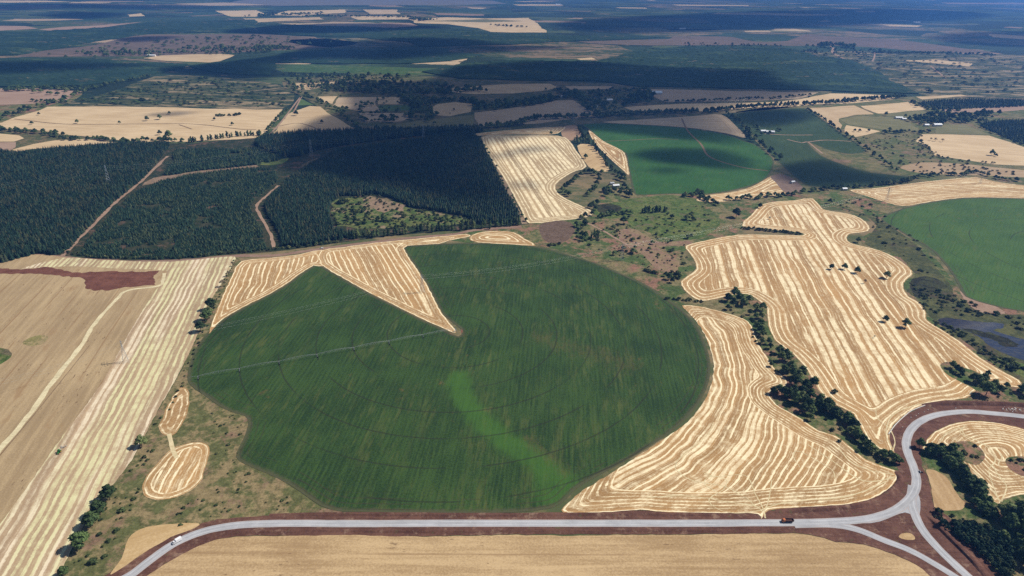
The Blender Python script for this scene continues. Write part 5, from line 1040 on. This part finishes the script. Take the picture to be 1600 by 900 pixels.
# ------------------------------------------------------------------ small tracks of straw and worn earth
M_trail = m_soil('scattered_straw', (.50, .40, .22), (.70, .59, .36), seed=31)
for P_, w in [([(1196, 810), (1192, 800), (1180, 790), (1160, 775), (1130, 760), (1085, 752), (1060, 738), (1056, 725), (1075, 705), (1105, 680), (1115, 660)], 1.3), ([(1196, 806), (1190, 790), (1180, 772), (1172, 752), (1160, 742), (1120, 745), (1100, 740)], 1.2), ([(1194, 800), (1200, 785), (1204, 765), (1206, 750)], 1.2), ([(1190, 798), (1150, 802), (1120, 795), (1108, 780), (1130, 765), (1135, 750), (1110, 745), (1100, 755), (1118, 768)], 1.2),
              ([(1194, 802), (1178, 790), (1140, 785), (1100, 778), (1060, 775), (1010, 778)], 1.6), ([(1188, 798), (1215, 788), (1260, 782), (1310, 778), (1350, 768), (1385, 752)], 1.6), ([(1305, 748), (1300, 735), (1280, 722), (1262, 712), (1245, 705), (1240, 715), (1250, 730)], 1.2), ([(1398, 745), (1370, 752), (1340, 748), (1300, 720), (1262, 695)], 1.8), ([(1397, 742), (1360, 735), (1330, 722), (1310, 700)], 1.6),
              ([(1502, 668), (1508, 680), (1530, 690), (1548, 704), (1555, 720), (1545, 735), (1552, 760), (1560, 782)], 1.4), ([(1508, 665), (1500, 675), (1520, 690), (1545, 697), (1565, 712), (1560, 726), (1575, 735), (1610, 752)], 1.4), ([(1563, 784), (1550, 765), (1530, 745), (1522, 735)], 1.8), ([(1565, 784), (1572, 760), (1558, 740), (1552, 728)], 1.5), ([(1455, 700), (1470, 690), (1480, 676), (1500, 668)], 1.4), ([(1395, 705), (1398, 690), (1390, 670), (1372, 655), (1368, 640)], 1.5), ([(1393, 700), (1385, 680), (1390, 655), (1410, 640), (1445, 630)], 1.8)]:
    ribbon('path', P_, w * .62, .262 + .002 * rng.random(), M_trail, jit=.5)
ribbon('path', [(264, 678), (267, 690), (270, 702), (276, 716)], 3.4, .262, M_trail, jit=.5)
ribbon('path', [(0, 712), (60, 640), (104, 585), (140, 540)], .8, .25, M_darktrack, jit=.3)

# ------------------------------------------------------------------ building blocks for made things
class MB:
    def __init__(s): s.bm = bmesh.new()
    def box(s, c, d, rz=0.0, top=None, bevel=0.0, shift=0.0):
        """box of size d centred at c; top = (kx, ky) shrinks the upper face, shift slides it along x"""
        r = bmesh.ops.create_cube(s.bm, size=1.0); V_ = r['verts']
        for v in V_:
            k = (top if (top and v.co.z > 0) else (1, 1)); v.co = Vector((v.co.x * d[0] * k[0] + (shift if v.co.z > 0 else 0), v.co.y * d[1] * k[1], v.co.z * d[2]))
        if bevel:
            es = list({e for v in V_ for e in v.link_edges}); g = bmesh.ops.bevel(s.bm, geom=es, offset=bevel, segments=2, affect='EDGES'); V_ = list({v for f in g['faces'] for v in f.verts} | {v for v in V_ if v.is_valid})
        bmesh.ops.rotate(s.bm, cent=(0, 0, 0), matrix=Matrix.Rotation(rz, 3, 'Z'), verts=V_); bmesh.ops.translate(s.bm, vec=c, verts=V_); return s
    def bar(s, p, q, r, n=5, r2=None):
        p, q = Vector(p), Vector(q); d = (q - p).normalized(); u = d.orthogonal().normalized(); v = d.cross(u); A, B = [], []
        for i in range(n):
            t = (i + .5) / n * 2 * math.pi; o = u * math.cos(t) + v * math.sin(t); A.append(s.bm.verts.new(p + o * r)); B.append(s.bm.verts.new(q + o * (r2 or r)))
        for i in range(n): s.bm.faces.new((A[i], A[(i + 1) % n], B[(i + 1) % n], B[i]))
        s.bm.faces.new(A[::-1]); s.bm.faces.new(B); return s
    def wheel(s, c, r, w, n=16): return s.bar((c[0], c[1] - w / 2, c[2]), (c[0], c[1] + w / 2, c[2]), r, n)
    def poly(s, vs, fs):
        V_ = [s.bm.verts.new(v) for v in vs]
        for f in fs: s.bm.faces.new([V_[i] for i in f])
        return s
    def build(s, name, mat, parent=None):
        bmesh.ops.recalc_face_normals(s.bm, faces=s.bm.faces)
        me = bpy.data.meshes.new(name); s.bm.to_mesh(me); s.bm.free(); me.materials.append(mat); return link(name, me, parent)
P_white = plain('white_paint', (.80, .80, .80), .35, .5, var=.03); P_glass = plain('dark_glass', (.02, .025, .03), .08, .6, var=0); P_tyre = plain('tyre_rubber', (.025, .025, .025), .9, .1)
P_rim = plain('wheel_rim', (.35, .35, .36), .4, .5, .6); P_orange = plain('orange_paint', (.50, .15, .045), .4, .5, var=.05); P_rust = plain('rusty_steel', (.09, .042, .032), .75, .3, .2, var=.3); P_dark = plain('dark_frame', (.03, .03, .032), .7, .3)
P_green = plain('green_paint', (.02, .16, .03), .4, .5, var=.05); P_yellow = plain('yellow_paint', (.65, .45, .03), .5, .4); P_grey = plain('grey_metal', (.30, .31, .33), .5, .4, .4); P_galv = plain('galvanised_steel', (.40, .42, .43), .45, .5, .5)
P_lamp = plain('lamp_lens', (.75, .75, .7), .1, .6); P_stone = plain('pale_stone', (.62, .58, .52), .9, .1, var=.15); P_wire = plain('wire_metal', (.42, .46, .42), .5, .4, .3); P_pylon = plain('pylon_steel', (.40, .43, .45), .55, .4, .4)
P_wall = plain('plaster_wall', (.62, .58, .52), .9, .1); P_roofw = plain('pale_sheet_roof', (.72, .73, .74), .5, .3); P_roofg = plain('grey_sheet_roof', (.36, .36, .37), .6, .3); P_roofb = plain('blue_white_sheet_roof', (.62, .70, .78), .5, .3); P_door = plain('wooden_door', (.12, .075, .045), .8, .1)
P_ins = plain('insulator_glass', (.12, .16, .15), .2, .5)
def wheels(parent, L, r, w, n=16):
    for c in L:
        t_ = MB().wheel(c, r, w, n).build('wheel', P_tyre, parent); sgn = 1 if c[1] > 0 else -1
        MB().wheel((c[0], c[1] + sgn * (w / 2 - .03), c[2]), r * .55, .09, 12).build('rim', P_rim, t_)
def at(name, p, z, q, label, cat, group=None):
    a = G(*p); b = G(*q); return empty(name, (a[0], a[1], z), math.atan2(b[1] - a[1], b[0] - a[0]), label, cat, group)
# white box van on the curve (front to the lower left)
o = at('box_van', (277, 847.5), .42, (255, 860), 'white box van driving down the curving gravel road', 'van')
MB().box((-1.15, 0, 1.75), (4.3, 2.25, 2.3), bevel=.08).build('cargo_box', P_white, o); MB().box((2.0, 0, 1.22), (1.75, 2.0, 1.5), top=(.78, .9), shift=-.2, bevel=.1).build('cab', P_white, o); MB().box((3.0, 0, .85), (.75, 1.9, .7), top=(.7, .92), bevel=.1).build('bonnet', P_white, o)
MB().poly([(2.92, -.82, 1.2), (2.92, .82, 1.2), (2.55, .76, 1.86), (2.55, -.76, 1.86)], [(0, 1, 2, 3)]).build('windscreen', P_glass, o)
for s_ in (-1, 1):
    MB().box((2.05, s_ * .96, 1.55), (.85, .05, .5)).build('side_window', P_glass, o); MB().box((3.37, s_ * .7, .85), (.06, .3, .2)).build('headlight', P_lamp, o)
MB().box((3.38, 0, .5), (.14, 1.95, .22)).build('bumper', P_dark, o); MB().box((0, 0, .55), (6.2, 1.0, .2)).build('chassis', P_dark, o)
wheels(o, [(2.55, -.92, .4), (2.55, .92, .4), (-1.9, -.95, .4), (-1.9, .95, .4)], .42, .28)
# orange dump truck, cab to the west
o = at('dump_truck', (1230.5, 816), .42, (1200, 816), 'orange dump truck with a dark rusty bed on the straight gravel road', 'truck')
MB().box((3.3, 0, 1.75), (1.9, 2.4, 1.9), top=(.82, .92), bevel=.1).build('cab', P_orange, o); MB().box((4.5, 0, 1.2), (.7, 2.3, 1.1), top=(.85, .94), bevel=.08).build('bonnet', P_orange, o)
MB().poly([(4.24, -.95, 1.9), (4.24, .95, 1.9), (4.02, .9, 2.6), (4.02, -.9, 2.6)], [(0, 1, 2, 3)]).build('windscreen', P_glass, o)
bed = MB().poly([(2.1, -1.2, 1.15), (2.1, 1.2, 1.15), (-3.9, 1.2, 1.15), (-3.9, -1.2, 1.15), (2.3, -1.35, 2.65), (2.3, 1.35, 2.65), (-4.3, 1.35, 2.55), (-4.3, -1.35, 2.55), (2.1, -1.15, 2.6), (2.1, 1.15, 2.6), (-4.1, 1.15, 2.5), (-4.1, -1.15, 2.5), (1.95, -1.05, 1.45), (1.95, 1.05, 1.45), (-3.8, 1.05, 1.45), (-3.8, -1.05, 1.45)],
   [(0, 1, 2, 3), (0, 1, 5, 4), (1, 2, 6, 5), (2, 3, 7, 6), (3, 0, 4, 7), (4, 5, 9, 8), (5, 6, 10, 9), (6, 7, 11, 10), (7, 4, 8, 11), (8, 9, 13, 12), (9, 10, 14, 13), (10, 11, 15, 14), (11, 8, 12, 15), (12, 13, 14, 15)]).build('dump_bed', P_rust, o)
MB().box((3.0, 0, 2.74), (1.3, 2.3, .1)).build('cab_visor', P_orange, o); MB().box((0, 0, .9), (8.6, 1.0, .3)).build('chassis', P_dark, o); MB().box((4.88, 0, .7), (.15, 2.3, .35)).build('bumper', P_dark, o)
for s_ in (-1, 1):
    MB().box((3.35, s_ * 1.13, 2.15), (.9, .06, .6)).build('side_window', P_glass, o); MB().box((4.88, s_ * .85, 1.05), (.06, .35, .25)).build('headlight', P_lamp, o)
wheels(o, [(x_, s_ * 1.05, .52) for x_ in (4.0, -1.4, -2.8) for s_ in (-1, 1)], .54, .36)
# tractor with a wheel rake, heading down the field
o = at('tractor', (92.5, 708), .28, (70, 738), 'green tractor working on the pale swaths of the harvested field', 'tractor')
MB().box((1.4, 0, 1.25), (2.3, .95, .95), top=(.92, .85), bevel=.12).build('bonnet', P_green, o); MB().box((-.55, 0, 1.55), (1.6, 1.5, 1.0), bevel=.06).build('cab_base', P_green, o)
cb = MB().box((-.5, 0, 2.45), (1.5, 1.45, .95), top=(.88, .9)).build('cab_glazing', P_glass, o); MB().box((-.5, 0, 2.98), (1.7, 1.6, .14), bevel=.05).build('cab_roof', P_green, o); MB().bar((1.6, .3, 1.7), (1.6, .3, 2.5), .07, 8).build('exhaust_pipe', P_dark, o)
for s_ in (-1, 1):
    t_ = MB().wheel((-.9, s_ * 1.05, .95), .95, .6, 20).build('wheel', P_tyre, o); MB().wheel((-.9, s_ * 1.33, .95), .5, .1, 12).build('rim', P_yellow, t_)
    t_ = MB().wheel((1.9, s_ * .9, .6), .6, .42, 18).build('wheel', P_tyre, o); MB().wheel((1.9, s_ * 1.1, .6), .32, .08, 12).build('rim', P_yellow, t_); MB().box((-.9, s_ * 1.02, 1.95), (1.6, .62, .08)).build('mudguard', P_green, o)
o = at('hay_rake', (97.5, 701), .28, (75, 731), 'grey wheeled hay rake trailing behind the green tractor', 'hay rake')
MB().bar((2.6, 0, .7), (-.4, 0, .8), .12, 8).bar((-.4, 0, .8), (-3.0, 2.3, .75), .09, 8).bar((-.4, 0, .8), (-3.0, -2.3, .75), .09, 8).bar((-1.2, -1.0, .8), (-1.2, 1.0, .8), .08, 8).build('frame', P_grey, o)
for s_ in (-1, 1):
    for k in range(3):
        c_ = (-.9 - k * .9, s_ * (.7 + k * .75), .72); m_ = MB()
        for j in range(12): a_ = j / 12 * 6.283; m_.bar((c_[0], c_[1], c_[2]), (c_[0] + .68 * math.cos(a_), c_[1] + s_ * .15, c_[2] + .68 * math.sin(a_)), .03, 4)
        m_.build('rake_wheel', P_grey, o)
    MB().wheel((-.5, s_ * .95, .34), .34, .2, 14).build('wheel', P_tyre, o)
# white pickup on the upper track
o = at('pickup', (502.5, 388.5), .22, (520, 387), 'white pickup parked on the reddish track below the young plantation', 'car')
MB().box((0, 0, .78), (5.2, 1.85, .62), top=(.97, .94), bevel=.1).build('body', P_white, o); MB().box((.35, 0, 1.42), (2.2, 1.65, .72), top=(.72, .86), bevel=.08).build('cab', P_white, o); MB().box((-1.7, 0, 1.1), (1.6, 1.45, .06)).build('load_floor', P_dark, o)
MB().poly([(1.47, -.72, 1.16), (1.47, .72, 1.16), (1.17, .64, 1.72), (1.17, -.64, 1.72)], [(0, 1, 2, 3)]).build('windscreen', P_glass, o)
for s_ in (-1, 1): MB().box((.35, s_ * .77, 1.42), (1.5, .08, .42)).build('side_window', P_glass, o); MB().box((2.58, s_ * .65, .85), (.06, .35, .18)).build('headlight', P_lamp, o)
wheels(o, [(x_, s_ * .85, .36) for x_ in (1.65, -1.55) for s_ in (-1, 1)], .38, .26)

# ------------------------------------------------------------------ centre pivot irrigation arm
pa, pb = np.array(G(712, 518)), np.array(G(297, 595))
o = empty('irrigation_pivot', (pa[0], pa[1], .2), math.atan2(*(pb - pa)[::-1]), 'long grey irrigation arm on wheeled towers reaching across the big green crop circle', 'irrigation pivot')
m_ = MB()
for sx in (-1, 1):
    for sy in (-1, 1): m_.bar((sx * 1.6, sy * 1.6, 0), (sx * .25, sy * .25, 4.6), .10)
for z_ in (1.5, 3.0):
    k = 1.6 - (1.35 * z_ / 4.6)
    for a_, b_ in (((-k, -k), (k, -k)), ((k, -k), (k, k)), ((k, k), (-k, k)), ((-k, k), (-k, -k))): m_.bar((*a_, z_), (*b_, z_), .06)
m_.bar((0, 0, 0), (0, 0, 5.0), .18, 8); m_.build('centre_tower', P_galv, o); MB().box((1.9, 1.2, 1.0), (.7, .5, 1.2)).build('control_box', P_grey, o)
SP = 39.5
for k in range(7):
    x0, x1 = (0.2 if k == 0 else k * SP), (k + 1) * SP; m_ = MB(); pr = None
    for j in range(9):
        t_ = j / 8; q_ = (x0 + (x1 - x0) * t_, 0, 3.9 + 1.3 * math.sin(math.pi * t_))
        if pr: m_.bar(pr, q_, .10, 6)
        pr = q_
    m_.build('pipe_span', P_galv, o); m_ = MB(); lo_ = None
    for j in range(9):
        t_ = j / 8; X_ = x0 + (x1 - x0) * t_; zt = 3.9 + 1.3 * math.sin(math.pi * t_); zb = zt - 1.5 * math.sin(math.pi * t_) - .05
        for s_ in (-1, 1):
            if 0 < j < 8: m_.bar((X_, 0, zt), (X_, s_ * .9, zb), .05, 4)
            if j: m_.bar((lo_[0], s_ * .9 * (1 if 0 < j - 1 else 0), lo_[1]), (X_, s_ * .9 * (1 if j < 8 else 0), zb), .04, 4)
        lo_ = (X_, zb)
    m_.build('truss_rods', P_galv, o)
    tw = MB()
    for s_ in (-1, 1): tw.bar((x1, s_ * 1.9, .7), (x1, 0, 3.9), .09).bar((x1 - .4, s_ * .8, 2.6), (x1, 0, 3.9), .05)
    tw.bar((x1, -1.9, .75), (x1, 1.9, .75), .09).bar((x1, -1.0, 2.2), (x1, 1.0, 2.2), .05); tw = tw.build('drive_tower', P_galv, o)
    for s_ in (-1, 1): MB().wheel((x1, s_ * 2.0, .65), .65, .32, 14).build('wheel', P_tyre, tw)
MB().bar((7 * SP, 0, 3.9), (7 * SP + 7, 0, 4.1), .09, 6).build('end_boom', P_galv, o)

# ------------------------------------------------------------------ pylons and wires
def pylon(base, h, face, label, flat=False):
    a = G(*base); o = empty('pylon', (a[0], a[1], .1), face, label, 'pylon', 'lattice pylons of the power lines')
    m_ = MB(); wb, wt = h * .105, h * .022; L = 7; r_ = .06 + h * .0013
    for k in range(L):
        z0, z1 = h * (k / L) ** .9 , h * ((k + 1) / L) ** .9; a0, a1 = wb + (wt - wb) * min(1, z0 / (h * .78)), wb + (wt - wb) * min(1, z1 / (h * .78))
        for sx in (-1, 1):
            for sy in (-1, 1): m_.bar((sx * a0, sy * a0, z0), (sx * a1, sy * a1, z1), r_, 4)
            m_.bar((sx * a0, -a0, z0), (sx * a1, a1, z1), r_ * .6, 4); m_.bar((sx * a0, a0, z0), (sx * a1, -a1, z1), r_ * .6, 4); m_.bar((-a0, sx * a0, z0), (a1, sx * a1, z1), r_ * .6, 4); m_.bar((a0, sx * a0, z0), (-a1, sx * a1, z1), r_ * .6, 4)
            m_.bar((sx * a1, -a1, z1), (sx * a1, a1, z1), r_ * .6, 4)
    m_.build('lattice_body', P_pylon, o); tips = []
    for z_, L_ in ((h * .74, h * .17), (h * .85, h * .21), (h * .95, h * .15)) if not flat else ((h * .93, h * .26),):
        c = MB()
        for s_ in (-1, 1): c.bar((0, wt * s_ * .5, z_), (0, s_ * L_, z_ + .2), r_, 4).bar((0, wt * s_ * .5, z_ + h * .045), (0, s_ * L_, z_ + .25), r_ * .8, 4)
        c = c.build('crossarm', P_pylon, o)
        for s_ in (-1, 1): MB().bar((0, s_ * (L_ - .2), z_ + .1), (0, s_ * (L_ - .2), z_ - h * .05), .16, 6).build('insulator', P_ins, c)
        tips.append((z_ - h * .05, L_ - .2))
    return a, face, tips
lineA = [(-60, 640), (197, 566), (660, 457), (971, 407), (1385, 314), (1660, 250)]
lineB = [(-160, 330), (171, 288), (487, 244), (662, 219), (895, 195), (1190, 168)]
namesA = {1: 'pale lattice pylon standing in the swaths of the left field', 2: 'faint lattice pylon standing in the striped stubble wedge', 3: 'lattice pylon on the rough slope above the crop circle', 4: 'lattice pylon on the pale stubble rim above the bright green circle'}
namesB = {1: 'tall pale pylon rising out of the mature pines', 2: 'pylon on the power line strip in the shaded plantation', 3: 'pylon by the belt at the top of the shaded plantation', 4: 'pylon at the top corner of the striped upper stubble'}
def line(P_, names, h, what, sag):
    W_ = [np.array(G(*p)) for p in P_]; dirs = [math.atan2(*(W_[min(i + 1, len(W_) - 1)] - W_[max(i - 1, 0)])[::-1]) for i in range(len(W_))]
    for i, n in names.items(): pylon(P_[i], h, dirs[i], n)
    for lev, (z_, L_, nm) in enumerate(((h * .69, h * .17 - .2, 'lowest'), (h * .80, h * .21 - .2, 'middle'), (h * .90, h * .15 - .2, 'highest'))):
        pts_ = []
        for i in range(len(W_) - 1):
            for j in range(10):
                t_ = j / 10; q = W_[i] + (W_[i + 1] - W_[i]) * t_; d_ = dirs[i] + (dirs[i + 1] - dirs[i]) * t_; pts_.append((q[0] - math.sin(d_) * L_, q[1] + math.cos(d_) * L_, z_ - sag * 4 * t_ * (1 - t_)))
        m_ = MB()
        for a_, b_ in zip(pts_[:-1], pts_[1:]): m_.bar(a_, b_, .034, 4)
        tag(m_.build('power_line', P_wire), f'{nm} thin overhead wire strung along the {what}', 'power line', 'overhead wires of the ' + what)
line(lineA, namesA, 26.0, 'pylons crossing the crop circle', 7.0)
line(lineB, namesB, 38.0, 'pylons crossing the plantations', 9.0)
pylon((1531, 287), 22.0, .3, 'small lattice pylon on the pale stubble beyond the bright green circle')
a = G(970, 369); o = empty('utility_pole', (a[0], a[1], .1), .4, 'pale utility pole with one short crossarm on the bare slope by the wet meadow', 'pole'); MB().bar((0, 0, 0), (0, 0, 10), .2, 8, .13).build('pole_shaft', P_stone, o); MB().box((0, 0, 9.3), (.16, 2.6, .16)).build('crossarm', P_stone, o)

# ------------------------------------------------------------------ farm buildings
def house(p, L, W, H, rz, roof, label, group=None, name='farm_building', wall=None):
    a = G(*p); o = empty(name, (a[0], a[1], .3), rz, label, 'building', group); l, w = L / 2, W / 2; rh = W * .24
    MB().poly([(-l, -w, 0), (l, -w, 0), (l, w, 0), (-l, w, 0), (-l, -w, H), (l, -w, H), (l, w, H), (-l, w, H), (-l, 0, H + rh), (l, 0, H + rh)], [(0, 1, 5, 4), (1, 2, 6, 9, 5), (2, 3, 7, 6), (3, 0, 4, 8, 7)]).build('wall', wall or P_wall, o)
    e = .5; zz = H - e * rh / w
    MB().poly([(-l - e, -w - e, zz + .05), (l + e, -w - e, zz + .05), (l + e, 0, H + rh + .12), (-l - e, 0, H + rh + .12), (l + e, w + e, zz + .05), (-l - e, w + e, zz + .05)], [(0, 1, 2, 3), (3, 2, 4, 5)]).build('roof', roof, o)
    MB().box((0, -w - .02, 1.2), (min(2.4, L * .2), .08, 2.3)).build('door', P_door, o)
    for k in (-1, 1): MB().box((k * L * .32, -w - .02, 1.6), (1.4, .08, 1.1)).build('window', P_glass, o)
B = [((1025, 147), 40, 20, 6, .1, P_roofb, 'largest pale blue roofed barn among the far shaded fields'), ((882, 152), 26, 10, 4, .2, P_roofg, 'long low grey shed in the far shaded fields near a tree clump'), ((952, 158), 20, 11, 5, .4, P_roofw, 'pale roofed house on the lane between far shaded fields'), ((930, 168), 12, 9, 4, .2, P_roofw, 'small pale hut beside the diagonal hedge of the far fields'), ((832, 158), 12, 9, 4, .1, P_roofw, 'white hut hidden in the grove of the far shaded fields'),
     ((1203, 208), 22, 10, 4.5, -.2, P_roofw, 'white roofed packing shed in the dark orchard'), ((1192, 206.5), 14, 9, 4, .1, P_roofw, 'smaller pale shed beside the packing shed of the orchard'), ((1404, 185.5), 22, 9, 4, .05, P_roofw, 'longer white shed on the green pasture under the pale fields'), ((1412, 187.5), 12, 8, 4, .05, P_roofw, 'shorter white shed on the green pasture under the pale fields'),
     ((1447, 197), 14, 9, 4, .2, P_roofw, 'white house among the farm trees above the large tan field'), ((1464, 197), 24, 11, 5, .1, P_roofw, 'bright white barn east of the farm trees above the large tan field'), ((962, 292), 13, 7, 3.6, .3, P_roofw, 'pale farmhouse inside the ring shaped tree clump'), ((956, 288), 8, 6, 3.2, .3, P_roofg, 'tiny grey outhouse behind the farmhouse of the ring shaped clump'),
     ((1238, 286), 9, 6, 3.2, .5, P_roofw, 'small white hut on the ploughed corner below the vivid green circle'), ((1319, 297), 9, 6, 3.5, .1, P_roofw, 'white hut at the hedgerow end beside the pale stubble rim'), ((237, 88), 36, 12, 5, .1, P_roofw, 'white sheds far off beside the small tan field and grove'), ((1432, 36), 70, 18, 7, .1, P_roofw, 'distant pale sheds in the farthest plantation gap'), ((872, 8), 70, 24, 8, .1, P_roofw, 'very distant white hall near the horizon'), ((1066, 46), 50, 16, 7, .1, P_roofw, 'distant white shed in the long pale gap of the far forest')]
for b in B: house(*b)

# ------------------------------------------------------------------ bits along the bend
for k, p in enumerate([(1423, 653), (1431, 650), (1435, 647), (1444, 644), (1450, 641), (1493, 638), (1410, 668)]):
    a = G(*p); m_ = MB().box((0, 0, .3), (1.2, .9, .8), rz=k * .7, top=(.7, .7), bevel=.15)
    o = m_.build('marker_stone', P_stone); o.location = (a[0], a[1], .16); tag(o, 'small pale block set on the red soil along the outside of the road bend', 'stone', 'pale blocks along the road bend')
m_ = MB(); Q = smooth_open([G(*p) for p in [(1388, 679), (1400, 663), (1420, 645), (1432, 639), (1445, 634)]], 5)
for a_, b_ in zip(Q[:-1], Q[1:]): m_.bar((*a_, .65), (*b_, .65), .45, 8)
tag(m_.build('white_pipe', P_stone), 'long pale pipe lying along the outer edge of the soil at the road bend', 'pipe')
m_ = MB()
for k in range(26):
    a = G(1580 + rng.gauss(0, 7), 640 + rng.gauss(0, 1.6)); m_.box((a[0], a[1], .3), (rng.uniform(.5, 1.6), rng.uniform(.5, 1.4), rng.uniform(.3, .9)), rz=rng.uniform(0, 3), top=(.6, .7))
tag(m_.build('rubble', P_stone), 'pale rubble heap on the soil below the earth bank', None, None, 'stuff')
o = at('culvert', (1437, 738), .2, (1440, 745), 'dark concrete culvert mouth on the east shoulder of the road bend', 'culvert')
MB().box((0, 0, .6), (3.2, .5, 1.3), bevel=.06).build('headwall', P_grey, o); MB().bar((0, -.35, .55), (0, 2.4, .55), .5, 12).build('pipe_mouth', P_dark, o)
